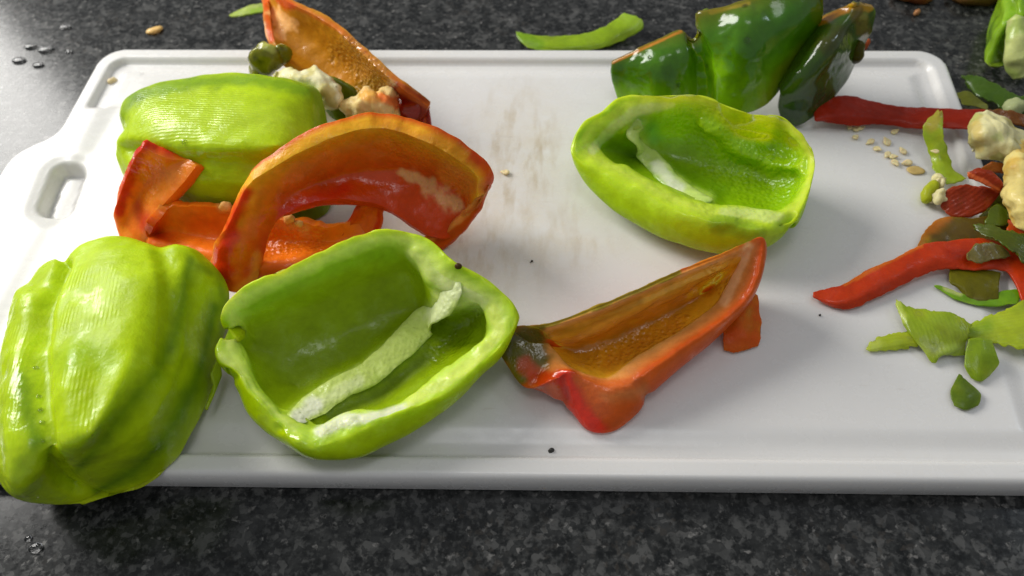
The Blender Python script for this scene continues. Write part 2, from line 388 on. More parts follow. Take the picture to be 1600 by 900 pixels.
def board_mat():
    m, t, b = nt('white_plastic'); ln = t.links.new
    tc = t.nodes.new('ShaderNodeTexCoord'); o = tc.outputs['Object']
    n1 = noise_(t, o, 22, 4); n2 = noise_(t, o, 140, 4, .65)
    mp = node(t, 'ShaderNodeMapping'); mp.inputs['Scale'].default_value = (190, 50, 1); mp.inputs['Rotation'].default_value = (0, 0, 0.12); ln(o, mp.inputs[0])
    st = noise_(t, mp.outputs[0], 1.0, 5, .6)
    mp2 = node(t, 'ShaderNodeMapping'); mp2.inputs['Scale'].default_value = (60, 420, 1); mp2.inputs['Rotation'].default_value = (0, 0, 0.5); ln(o, mp2.inputs[0])
    sc = noise_(t, mp2.outputs[0], 1.0, 3, .5)
    # stained patch worn into the middle of the cutting face
    def spot(x, y, rx, ry):
        mm = node(t, 'ShaderNodeMapping'); mm.vector_type = 'POINT'; mm.inputs['Location'].default_value = (-x / rx, -y / ry, 0); mm.inputs['Scale'].default_value = (1 / rx, 1 / ry, 0)
        ln(o, mm.inputs[0]); v = node(t, 'ShaderNodeVectorMath', operation='LENGTH'); ln(mm.outputs[0], v.inputs[0])
        return ramp(t, v.outputs['Value'], 1.0, 0.25)
    p1 = at(815, 235); p2 = at(860, 385); p3 = at(760, 330)
    sp = math_(t, 'MAXIMUM', spot(p1[0]*S, p1[1]*S, .028, .05), math_(t, 'MAXIMUM', spot(p2[0]*S, p2[1]*S, .03, .016), spot(p3[0]*S, p3[1]*S, .05, .05)))
    msk = math_(t, 'MULTIPLY', sp, math_(t, 'MULTIPLY', ramp(t, st, .47, .66), ramp(t, n1, .32, .55)))
    haz = math_(t, 'MULTIPLY', sp, ramp(t, n2, .3, .7, .08, .6))
    c = mixc(t, ramp(t, n1, .3, .7), (.755, .742, .71, 1), (.73, .718, .69, 1))
    c = mixc(t, haz, c, (.66, .59, .46, 1)); c = mixc(t, math_(t, 'MULTIPLY', msk, .75), c, (.50, .41, .27, 1))
    c = mixc(t, math_(t, 'MULTIPLY', ramp(t, sc, .68, .74), .25), c, (.5, .45, .38, 1))
    ln(c, b.inputs['Base Color']); b.inputs['Subsurface Weight'].default_value = 0.25; b.inputs['Subsurface Radius'].default_value = (1, .95, .85); b.inputs['Subsurface Scale'].default_value = 0.004
    ln(ramp(t, n2, .3, .7, .18, .34), b.inputs['Roughness']); b.inputs['IOR'].default_value = 1.5
    bp = node(t, 'ShaderNodeBump'); bp.inputs['Strength'].default_value = .12; bp.inputs['Distance'].default_value = 0.0003
    ln(math_(t, 'ADD', sc, math_(t, 'MULTIPLY', n2, .4)), bp.inputs['Height']); ln(bp.outputs[0], b.inputs['Normal'])
    return m
def granite_mat():
    m, t, b = nt('dark_granite'); ln = t.links.new
    tc = t.nodes.new('ShaderNodeTexCoord'); o = tc.outputs['Object']
    wn = node(t, 'ShaderNodeTexNoise'); wn.inputs['Scale'].default_value = 160; wn.inputs['Detail'].default_value = 3; ln(o, wn.inputs['Vector'])
    wv = node(t, 'ShaderNodeVectorMath', operation='MULTIPLY_ADD'); ln(wn.outputs['Color'], wv.inputs[0]); wv.inputs[1].default_value = (.0035, .0035, .0035); ln(o, wv.inputs[2])
    p = wv.outputs[0]
    n1 = noise_(t, o, 150, 6, .66); n2 = noise_(t, o, 520, 4, .65); n0 = noise_(t, o, 28, 3)
    v1 = node(t, 'ShaderNodeTexVoronoi'); v1.inputs['Scale'].default_value = 430; ln(p, v1.inputs['Vector'])
    v2 = node(t, 'ShaderNodeTexVoronoi'); v2.inputs['Scale'].default_value = 700; ln(p, v2.inputs['Vector'])
    sr = t.nodes.new('ShaderNodeSeparateColor'); ln(v1.outputs['Color'], sr.inputs[0]); sr2 = t.nodes.new('ShaderNodeSeparateColor'); ln(v2.outputs['Color'], sr2.inputs[0])
    c = mixc(t, ramp(t, n1, .38, .62), (.008, .009, .009, 1), (.034, .035, .034, 1))
    c = mixc(t, ramp(t, n2, .52, .62, 0, .7), c, (.055, .056, .054, 1))
    c = mixc(t, math_(t, 'MULTIPLY', ramp(t, sr.outputs[0], .55, .7), ramp(t, n1, .45, .56, 0, .8)), c, (.085, .085, .081, 1))
    c = mixc(t, math_(t, 'MULTIPLY', ramp(t, sr.outputs[1], .6, .7), ramp(t, n2, .5, .4, 0, .8)), c, (.006, .007, .007, 1))
    c = mixc(t, math_(t, 'MULTIPLY', ramp(t, sr2.outputs[1], .93, .97), ramp(t, n2, .45, .6, 0, .5)), c, (.26, .25, .235, 1))
    c = mixc(t, math_(t, 'MULTIPLY', ramp(t, sr2.outputs[2], .8, .9), ramp(t, n0, .5, .65, 0, .35)), c, (.06, .05, .04, 1))
    ln(c, b.inputs['Base Color']); ln(ramp(t, n2, .3, .7, .14, .23), b.inputs['Roughness']); b.inputs['IOR'].default_value = 1.4; b.inputs['Specular IOR Level'].default_value = .42
    bp = node(t, 'ShaderNodeBump'); bp.inputs['Strength'].default_value = .06; bp.inputs['Distance'].default_value = 0.0003; ln(n2, bp.inputs['Height']); ln(bp.outputs[0], b.inputs['Normal'])
    return m
M_BOARD = board_mat(); M_GRANITE = granite_mat()
def plain(name, c, rough=.5, sss=0, **kw):
    m, t, b = nt(name); g = t.nodes.new('ShaderNodeNewGeometry'); n = noise_(t, g.outputs['Position'], kw.get('f', 500), 3)
    cc = mixc(t, 1.0, tuple(c) + (1,), ramp(t, n, .3, .7, .75, 1.2), 'MULTIPLY'); t.links.new(cc, b.inputs['Base Color'])
    b.inputs['Roughness'].default_value = rough; b.inputs['Subsurface Weight'].default_value = sss; b.inputs['Subsurface Scale'].default_value = .002
    return m
M_SEED = plain('seed_cream', rgb(232, 214, 160), .4, .2); M_DARK = plain('dark_speck', (.02, .018, .015), .5)
M_CRUMB = plain('crumb', rgb(225, 175, 95), .6, .2)
mw, tw, bw = nt('water'); bw.inputs['Transmission Weight'].default_value = 1; bw.inputs['IOR'].default_value = 1.33; bw.inputs['Roughness'].default_value = 0.0
nw = noise_(tw, None, 900); tw.links.new(ramp(tw, nw, .3, .7, 0, .03), bw.inputs['Roughness']); M_WATER = mw

# ------------------------------------------------------------------ countertop and board
def countertop():
    bm = bmesh.new(); bmesh.ops.create_grid(bm, x_segments=24, y_segments=20, size=1)
    for v in bm.verts: v.co.x *= 0.65; v.co.y = v.co.y * 0.5 + 0.12
    me = bpy.data.meshes.new('countertop'); bm.to_mesh(me); bm.free(); me.materials.append(M_GRANITE)
    o = bpy.data.objects.new('countertop', me); o.location.z = TZ * S; col.objects.link(o); o['kind'] = 'structure'
countertop()

W_, D_ = 36.0, 19.4
QUAD = np.array([[-17.683, 19.847], [18.378, 19.296], [17.901, 0.243], [-18.053, -0.296]])   # RL RR FR FL
def to_place(x, y):                          # board coordinates -> place (a hair off square)
    a = (x / W_)[:, None]; b = (y / D_)[:, None]
    return (QUAD[3] * (1-a) + QUAD[2] * a) * (1-b) + (QUAD[0] * (1-a) + QUAD[1] * a) * b
def from_place(p):
    X = np.array([18.0, 9.0])
    for _ in range(30):
        r = to_place(X[:1], X[1:])[0] - p; J = np.stack([(to_place(X[:1] + 1e-3, X[1:])[0] - to_place(X[:1], X[1:])[0]) / 1e-3, (to_place(X[:1], X[1:] + 1e-3)[0] - to_place(X[:1], X[1:])[0]) / 1e-3], 1)
        X = X - np.linalg.solve(J, r)
    return X
def rbox(x, y, cx, cy, hx, hy, r):
    qx = np.abs(x - cx) - hx + r; qy = np.abs(y - cy) - hy + r
    return np.hypot(np.maximum(qx, 0), np.maximum(qy, 0)) + np.minimum(np.maximum(qx, qy), 0) - r
HY0, HY1 = 4.6, 13.75                        # the handle's width along the board's left end
def outline(x, y):
    a = rbox(x, y, W_/2, D_/2, W_/2, D_/2, 1.1); b = rbox(x, y, 0.55, (HY0+HY1)/2, 2.0, (HY1-HY0)/2, 1.45)
    k = 1.1; h = np.maximum(k - np.abs(a - b), 0) / k
    return np.minimum(a, b) - h * h * k * 0.25
def slot(x, y): return rbox(x - (y - 11.25) * -.12, y, 1.32, 11.25, .70, 1.36, .55)
def board_z(x, y):
    d = -outline(x, y); r = 0.17
    z = np.where(d < r, -(r - np.sqrt(np.maximum(r*r - (r - np.clip(d, 0, r))**2, 0))), 0.0)
    g = -rbox(x, y, W_/2, D_/2, W_/2, D_/2, 1.3)             # distance in from the square body edge
    inner = sstep((g - 0.62) / 0.14)
    left = x < 2.2
    hand = rbox(x, y, 0.0, 9.3, 2.1, 6.35, .3)   # where the groove stops for the handle
    keep = sstep((hand + 0.05) / 0.25)
    soft = np.where(x < 2.2, .3, .75); gr = sstep((g - .62) / .14) * sstep((1.52 + (soft - .3) * .6 - g) / soft)
    z = z - 0.10 * inner * keep - 0.17 * gr * keep
    z = z - 0.10 * inner * (1 - keep) * sstep((x - 1.0) / 1.0)
    s = -slot(x, y); z = z - 0.10 * np.exp(-np.maximum(-s, 0) ** 2 / .12) * (s < .3) - 0.60 * sstep((s + .05) / .28)
    return z
def cutting_board():
    st = 0.085; xs = np.arange(-7.0, W_ + .3, st); ys = np.arange(-.25, D_ + .3, st)
    X, Y = np.meshgrid(xs, ys); x = X.ravel(); y = Y.ravel(); nx, ny = len(xs), len(ys)
    d = outline(x, y); e = 1e-3
    gx = (outline(x+e, y) - outline(x-e, y)) / (2*e); gy = (outline(x, y+e) - outline(x, y-e)) / (2*e)
    near = (d > -st * .45) & (d < st * 1.6); x = np.where(near, x - gx * d, x); y = np.where(near, y - gy * d, y)
    inside = (d < st * 1.6).reshape(ny, nx)
    # a cell counts when all four corners are inside or snapped and at least one lies truly inside
    tru = (d < -st * .45).reshape(ny, nx)
    c = inside[:-1, :-1] & inside[1:, :-1] & inside[:-1, 1:] & inside[1:, 1:] & (tru[:-1, :-1] | tru[1:, :-1] | tru[:-1, 1:] | tru[1:, 1:])
    J, I = np.nonzero(c); a = J * nx + I; fs = np.stack([a, a + 1, a + nx + 1, a + nx], 1)
    used = np.unique(fs); mp = np.full(nx * ny, -1); mp[used] = np.arange(len(used)); fs = mp[fs]
    xx, yy = x[used], y[used]; z = board_z(xx, yy); P = np.concatenate([to_place(xx, yy), z[:, None]], 1)
    me = bpy.data.meshes.new('cutting_board'); bm = bmesh.new()
    vs = [bm.verts.new(p * S) for p in P]
    for q in fs:
        try: bm.faces.new([vs[i] for i in q])
        except ValueError: pass
    be = [e for e in bm.edges if e.is_boundary]
    ex = bmesh.ops.extrude_edge_only(bm, edges=be); nv = [g for g in ex['geom'] if isinstance(g, bmesh.types.BMVert)]
    for v in nv: v.co.z = (TZ + .10) * S
    be2 = [g for g in ex['geom'] if isinstance(g, bmesh.types.BMEdge) and g.is_boundary]
    cen = np.array([0.0, 9.5]) * S
    ex2 = bmesh.ops.extrude_edge_only(bm, edges=be2)
    for v in [g for g in ex2['geom'] if isinstance(g, bmesh.types.BMVert)]:
        v.co.z = (TZ + .02) * S; v.co.x -= 0.0006 * np.sign(v.co.x) * (abs(v.co.x) > .165); v.co.y -= 0.0006 * np.sign(v.co.y - .095) * (abs(v.co.y - .095) > .07)
    bmesh.ops.recalc_face_normals(bm, faces=bm.faces); bm.to_mesh(me); bm.free()
    me.polygons.foreach_set('use_smooth', [True] * len(me.polygons)); me.materials.append(M_BOARD)
    o = bpy.data.objects.new('cutting_board', me); col.objects.link(o)
    tag(o, 'white plastic chopping board with juice groove and slotted handle', 'cutting board')
cutting_board()

# ================================================================== the big pieces
YG = rgb(178, 206, 10); MG = rgb(138, 178, 6); DG = rgb(96, 132, 12); PALE = rgb(206, 224, 120); PITH = rgb(222, 226, 170)
WHT = rgb(236, 236, 210)
BV = {}                                      # surfaces on which small things lie

def back_left():                             # peeled half lying on its open side, behind
    sil = L([(184,196,1.3),(189,170,1.5),(210,147,1.9),(243,130,2.2),(293,120,2.4),(360,116,2.5),(427,119,2.5),(477,131,2.3),(502,145,2.0),(509,168,1.7),(512,195,1.3),(518,240,.9),
             (520,290,.5),(514,328,.35),(480,348,.3),(420,356,.3),(350,352,.3),(280,338,.3),(230,318,.3),(200,290,.4),(186,268,.6),(188,250,.9),(196,233,1.1),(190,214,1.2)])
    p = dome(sil, L([(250,215,3.5),(340,215,3.9),(440,225,3.6)]), foot=.86, NU=220, NV=70)
    p.start(YG); p.push([(200,236),(260,250),(340,256),(420,262),(500,262)], (26,30,30,26,20), -.22)
    p.push([(190,232),(215,240),(250,250)], 16, -.16); p.normals().lump(.05, .9); p.normals()
    p.mottle(.10, .8)
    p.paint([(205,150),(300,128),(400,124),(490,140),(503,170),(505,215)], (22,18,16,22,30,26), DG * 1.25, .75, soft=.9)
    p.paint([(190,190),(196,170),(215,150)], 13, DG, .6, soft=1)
    p.paint([(420,335),(460,325),(515,325)], 30, DG, .8); p.paint([(250,200),(350,180),(430,190)], 40, rgb(190,215,60), .5, soft=1)  # first stroke darkens the flesh colour where the arch shades it
    p.ribs((210, 205), (500, 222)); p.fx(0, [(235,150),(300,160),(370,165),(400,190),(300,205),(250,190),(330,180)], 46, 1.0)
    p.fx(0, [(330,270),(420,280),(400,310)], 34, .7); p.fx(2, [(240,225),(300,240),(370,242)], 16, 1.0)
    p.fx(2, [(235,170),(400,175)], 45, .72)
    e = thing('pepper_half', 'peeled green pepper half face down behind the orange-red slices', 'pepper piece', at(350, 280))
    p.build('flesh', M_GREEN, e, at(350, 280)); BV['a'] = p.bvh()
back_left()

def front_left():
    sil = L([(98,409,1.2),(112,402,1.5),(128,385,1.8),(150,373,2.0),(186,367,2.1),(220,372,2.1),(244,381,2.1),(274,383,2.1),(313,394,1.9),(337,414,1.6),(355,440,1.3),(360,472,1.0),(353,510,.7),
             (339,560,.5),(330,600,.5),(313,653,.5),(284,708,.6),(244,744,.7),(200,763,.8),(156,772,.9),(130,768,1.0),(121,762,1.05),(108,772,1.0),(88,783,.9),(49,794,.8),(18,785,.8),(0,762,.8),
             (-6,710,.8),(4,655,.8),(10,612,.8),(20,550,.8),(30,492,.8),(49,448,.9),(73,419,1.0)])
    p = dome(sil, L([(205,450,3.6),(185,540,4.0),(165,640,3.9),(140,700,3.5)]), foot=.84, foot_h=.16, NU=260, NV=90)
    p.start(YG)
    p.push([(100,409),(86,440),(73,472),(62,540),(60,570),(66,650),(73,712),(98,746),(121,763)], (16,16,18,22,24,24,24,22,16), -.36, soft=1.0)
    p.push([(45,470),(30,560),(22,650),(35,750)], 34, .32); p.push([(250,383),(262,420),(270,470),(262,560)], 26, -.16)
    p.push([(340,470),(300,560),(250,680)], 24, -.10); p.push([(120,560),(110,640),(115,700)], 40, .16)
    p.normals().lump(.07, .8, 2); p.normals(); p.mottle(.12, .7)
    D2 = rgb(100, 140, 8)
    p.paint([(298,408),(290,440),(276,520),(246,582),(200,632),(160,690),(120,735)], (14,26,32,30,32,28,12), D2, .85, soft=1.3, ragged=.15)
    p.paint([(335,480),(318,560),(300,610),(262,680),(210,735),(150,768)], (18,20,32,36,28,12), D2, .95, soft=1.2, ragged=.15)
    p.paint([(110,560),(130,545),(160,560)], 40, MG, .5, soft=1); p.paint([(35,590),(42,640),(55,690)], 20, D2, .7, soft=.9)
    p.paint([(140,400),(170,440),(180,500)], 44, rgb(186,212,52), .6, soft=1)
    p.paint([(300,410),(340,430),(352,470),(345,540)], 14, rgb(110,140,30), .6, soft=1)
    p.ribs((200, 420), (150, 740)); p.fx(0, [(115,432),(165,436),(160,490),(115,500)], 30, 1.0, soft=.7); p.fx(0, [(85,600),(128,590),(135,665),(98,685)], 28, 1.0, soft=.6)
    p.fx(0, [(28,520),(12,640),(10,690)], 22, .8); p.fx(2, [(40,580),(25,690),(40,770),(90,765)], 40, 1.0, soft=.8); p.fx(2, [(150,690),(170,740),(240,720)], 50, .95, soft=.8); p.fx(2, [(105,700)], 40, 1.0)
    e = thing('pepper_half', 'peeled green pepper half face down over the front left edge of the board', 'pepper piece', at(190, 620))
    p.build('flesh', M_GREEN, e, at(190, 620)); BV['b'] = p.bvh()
    # skin flap loosened at its side
    f = sheet([L([(330,585,.9),(334,610,.75),(322,640,.6)]), L([(341,560,.85),(345,585,.7),(335,600,.6)])], .1, 24, 8, .03); f.start(rgb(150,178,30)).build('skin_flap', M_GREEN, e, at(190,620))
front_left()

def open_front():
    H = 0
    ro = L([(356,512,2.0),(345,500,2.3),(349,478,2.6),(375,452,2.8),(450,417,3.0),(540,375,3.2),(582,362,3.2),(620,360,3.1),(665,372,3.0),(714,412,2.9),(760,438,2.6),(797,470,2.3),(805,500,2.1),(784,536,1.9),
            (742,578,1.8),(700,612,1.75),(655,632,1.7),(610,650,1.7),(562,672,1.7),(522,692,1.6),(490,699,1.6),(462,690,1.6),(438,664,1.6),(414,640,1.7),(388,610,1.8),(370,580,1.9),(345,563,1.9),(338,543,2.0),(345,528,2.0)])
    ri = L([(378,517,1.75),(378,505,2.0),(380,490,2.2),(402,470,2.4),(468,438,2.6),(548,402,2.75),(590,385,2.8),(622,384,2.7),(650,402,2.6),(670,438,2.3),(712,460,2.2),(752,478,2.0),(764,505,1.8),(757,530,1.7),
            (722,558,1.6),(690,580,1.55),(652,612,1.45),(600,640,1.4),(556,640,1.45),(528,652,1.4),(500,668,1.4),(472,664,1.4),(455,654,1.4),(432,636,1.45),(404,606,1.6),(392,582,1.65),(384,560,1.7),(376,540,1.75),(370,528,1.8)])
    be = [None]*29
    for i, b in {14:(755,585,1.1),15:(722,620,.95),16:(690,648,.85),17:(640,677,.8),18:(598,697,.8),19:(556,716,.75),20:(489,719,.8),21:(455,702,.9),22:(424,682,1.0),23:(392,651,1.1),24:(366,600,1.2),25:(356,573,1.3),13:(783,558,1.3),12:(806,505,1.6)}.items(): be[i] = b
    p = bowl(ro, ri, L([(455,590,.45),(560,530,.35),(680,490,.45)]), be, foot=.6, NU=300, NV=110,
             wall=((.10,.42),(.32,.80),(.68,.97),(1.0,1.0)))
    p.start(MG)
    p.rows([0,2,2.8,3.3,4,5,5.6,6.5,9], [MG,YG,YG,rgb(178,212,44),rgb(204,226,104),rgb(182,212,66),rgb(156,186,18),rgb(140,166,8),rgb(124,148,6)])  # hollow darkens towards its floor, shading put into the colour
    p.push([(372,519),(352,523)], 9, -.5, v=(2, 9)); p.lump(.08, 1.6, 4, 3, v=(3,5.2)); p.normals(); p.lump(.05, .8, 9)
    # near chamber: its floor drops beyond the white rib
    p.push([(745,490),(690,545),(600,610),(520,650)], 26, -.18, v=(5.2, 9.1))
    p.push([(505,676),(540,655),(590,650)], 16, .10, v=(3,6)); p.push([(438,668)], 14, -.12, v=(2,4)); p.push([(366,590)], 12, -.08, v=(2,4)); p.normals()
    p.mottle(.10, .9)
    p.paint([(395,478),(470,440),(560,402),(610,398)], (16,20,24,20), rgb(156,196,30), .8, soft=1, v=(5,7))
    p.paint([(640,395),(668,420),(690,450),(700,480),(720,455),(760,470)], (10,16,18,16,16,14), PALE, .85, soft=.8, v=(3.2,7.5))
    p.paint([(690,425),(720,448),(745,462)], 30, rgb(216,228,150), .9, soft=1, v=(4.2,9)); p.paint([(650,400),(680,430)], 14, rgb(206,224,120), .8, soft=1, v=(3.8,7)); p.paint([(500,676),(540,655),(590,652),(640,632)], (14,16,12,8), WHT * .9, .8, v=(3.3,6)); p.paint([(470,672),(500,690)], 10, rgb(170,206,50), .6, v=(3,6))
    p.paint([(770,480),(780,520),(740,565),(690,600),(640,628)], 13, rgb(206,222,100), .8, v=(3.2,5.2))
    p.paint([(345,480),(370,460)], 16, PALE, .6, v=(2.5,5)); p.paint([(345,555),(375,590),(385,620)], 10, PALE, .6, v=(3,5))
    p.paint([(690,440),(715,455),(745,470),(700,470)], 22, rgb(206,218,140), .8, soft=1, v=(4.5,8.2)); p.paint([(740,500),(690,545),(600,612),(520,655)], 20, rgb(106,128,14), .7, soft=1, v=(6,9.2))  # olive stroke puts the near chamber's shading into the colour
    rp = [(716,446),(694,470),(662,505),(618,548),(575,585),(531,606),(492,634),(462,655)]
    p.push(rp, 38, .26, v=(5.4, 9.3), ragged=0); p.paint(rp, 22, rgb(186,208,96), .9, v=(5.2, 9.3), soft=.9); p.normals()
    p.fx(1, [(690,500),(740,490),(720,530),(680,550)], 28, .6, v=(5,10)); p.fx(1, [(500,676),(560,655)], 16, .8, v=(3,6)); p.fx(2, [(345,560),(420,660),(480,700)], 26, 1, v=(1.5,4)); p.fx(2, [(760,500),(690,560)], 30, 1, v=(5,10))
    O = at(570, 560)
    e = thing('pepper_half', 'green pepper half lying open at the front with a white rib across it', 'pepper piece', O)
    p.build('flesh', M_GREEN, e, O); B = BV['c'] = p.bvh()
    def on(px, py, dz=0.0):
        d = CF + CR*(px-800)/F - CU*(py-450)/F; hit = B.ray_cast(Vector(CP), Vector(d))[0]
        return (np.array(hit) if hit else at(px, py, 1)) + np.array([0, 0, dz])
    t = tube([on(x, y, .0) for x, y in rp], [.30,.60,.56,.50,.44,.42,.48,.34], 22, 130, .2)
    t.start(rgb(194,212,108)); t.lump(.06, 1.1, 6, 2); t.normals(); t.lump(.02, 7, 3); t.normals(); t.mottle(.7, .9, rgb(172,196,80), 5, .0); t.paint([(710,450),(680,490)], 24, rgb(224,230,180), .7); t.paint([(560,595),(500,630)], 12, rgb(222,230,170), .6); t.paint([(490,632),(470,650)], 18, WHT, .8); t.fx(1, rp, 40, .5)
    t.build('pith_rib', M_PITH, e, O)
    s_ = blob(at(716,416,2.9), (.12,.1,.1), n=10); s_.start(rgb(70,50,20)).build('blossom_end', M_PITH, e, O)
open_front()

def open_right():
    ro = L([(897,236,1.9),(899,212,2.1),(914,189,2.3),(942,173,2.5),(964,154,2.7),(989,148,2.8),(1036,150,2.9),(1082,148,3.0),(1110,155,3.0),(1144,170,3.0),(1179,180,2.9),(1219,182,2.8),(1246,203,2.7),(1264,226,2.5),
            (1273,248,2.3),(1268,286,2.1),(1252,326,1.9),(1238,346,1.8),(1215,352,1.8),(1190,356,1.8),(1140,350,1.85),(1090,340,1.85),(1040,322,1.85),(1000,300,1.8),(960,278,1.8),(930,262,1.8),(908,250,1.8)])
    ri = L([(932,224,1.6),(935,214,1.7),(944,206,1.85),(968,196,2.0),(980,186,2.15),(1004,178,2.3),(1036,168,2.45),(1078,164,2.6),(1106,168,2.65),(1140,182,2.65),(1176,190,2.6),(1212,194,2.5),(1236,212,2.4),(1252,232,2.25),
            (1259,252,2.05),(1254,282,1.9),(1240,314,1.7),(1218,328,1.65),(1190,326,1.65),(1165,322,1.65),(1130,320,1.65),(1090,314,1.65),(1060,302,1.65),(1020,281,1.65),(986,263,1.6),(955,250,1.6),(940,238,1.6)])
    be = [None]*27
    for i, b in {0:(896,240,1.5),17:(1238,350,1.2),18:(1219,374,1.0),19:(1192,389,.8),20:(1129,396,.7),21:(1067,382,.7),22:(1011,360,.7),23:(973,338,.75),24:(936,310,.85),25:(912,283,1.0),26:(899,258,1.3)}.items(): be[i] = b
    p = bowl(ro, ri, L([(1000,240,.5),(1090,265,.4),(1190,285,.6)]), be, foot=.62, NU=300, NV=110, wall=((.10,.45),(.32,.82),(.68,.97),(1.0,1.0)), crown=.06)
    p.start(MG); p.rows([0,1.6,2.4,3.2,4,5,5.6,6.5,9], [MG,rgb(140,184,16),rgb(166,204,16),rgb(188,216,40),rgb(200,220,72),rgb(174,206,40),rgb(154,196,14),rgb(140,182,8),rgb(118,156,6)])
    p.push([(1100,190),(1160,235),(1210,258),(1262,262)], (16,24,24,16), .30, v=(5.1,9.1)); p.push([(1120,215),(1180,215),(1240,225)], 18, -.12, v=(5.1,9.1))
    p.push([(1225,350),(1236,340)], 12, -.30, v=(1.5,5.5)); p.push([(1165,352),(1130,362)], 22, -.07, v=(2,4))
    p.lump(.06, 1.3, 8, 3, v=(3,5.4)); p.normals(); p.lump(.05, .8, 12); p.normals(); p.mottle(.05, .9)
    p.paint([(905,215),(940,185),(985,160),(1050,158)], (14,14,12,8), rgb(140,185,20), .6, soft=1, v=(2,3.6))
    p.paint([(925,235),(960,196),(1000,172),(1050,164)], (10,12,14,6), rgb(214,226,140), .75, v=(3.5,5.8))
    p.paint([(1000,190),(1018,200),(1020,215)], 22, rgb(120,180,70), .7, soft=1, v=(5,9)); p.paint([(960,230),(985,250)], 24, rgb(96,140,10), .7, soft=1, v=(5,9))
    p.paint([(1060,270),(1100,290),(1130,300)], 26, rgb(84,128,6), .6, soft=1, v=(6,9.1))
    p.paint([(1130,330),(1180,334),(1215,340)], (10,14,12), rgb(206,222,130), .7, v=(3.2,5.6)); p.paint([(1125,350),(1165,356),(1185,368)], 22, rgb(134,168,28), .8, v=(1.5,3.8)); p.paint([(1215,355),(1200,385)], 14, rgb(176,208,60), .8, v=(1,4.5))
    rp = [(994,188),(993,208),(1006,235),(1026,258),(1050,284),(1074,302),(1105,316)]
    p.push(rp, 30, .2, v=(5.4, 9.3), ragged=0); p.paint(rp, 18, rgb(176,204,84), .9, v=(5.2, 9.3), soft=1); p.normals()
    p.fx(1, [(1090,190),(1150,215),(1230,225),(1240,280),(1170,270),(1130,240),(1200,300)], 60, 1.0, v=(4.8,10)); p.fx(2, [(1090,190),(1230,250)], 90, .75, v=(4.8,10)); p.fx(2, [(930,230),(1100,340)], 60, .55, v=(1,5)); p.fx(1,[(1100,325),(1200,340)],20,.5,v=(3,6))
    O = at(1090, 300)
    e = thing('pepper_half', 'green pepper half lying open side up at the right, its hollow rough and juicy', 'pepper piece', O)
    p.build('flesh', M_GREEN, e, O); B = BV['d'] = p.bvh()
    def on(px, py, dz=0.0):
        d = CF + CR*(px-800)/F - CU*(py-450)/F; hit = B.ray_cast(Vector(CP), Vector(d))[0]
        return (np.array(hit) if hit else at(px, py, 1)) + np.array([0, 0, dz])
    t = tube([on(x, y, .0) for x, y in rp], [.2,.36,.40,.40,.38,.40,.24], 20, 100, .22); t.start(rgb(190,212,110)); t.lump(.06, 1.8, 16, 3); t.normals(); t.mottle(.6, .8, rgb(150,190,70), 5, .0)
    t.paint([(1026,258),(1060,295)], 14, WHT, .7); t.fx(2, rp, 30, .9); t.build('pith_rib', M_PITH, e, O)
open_right()

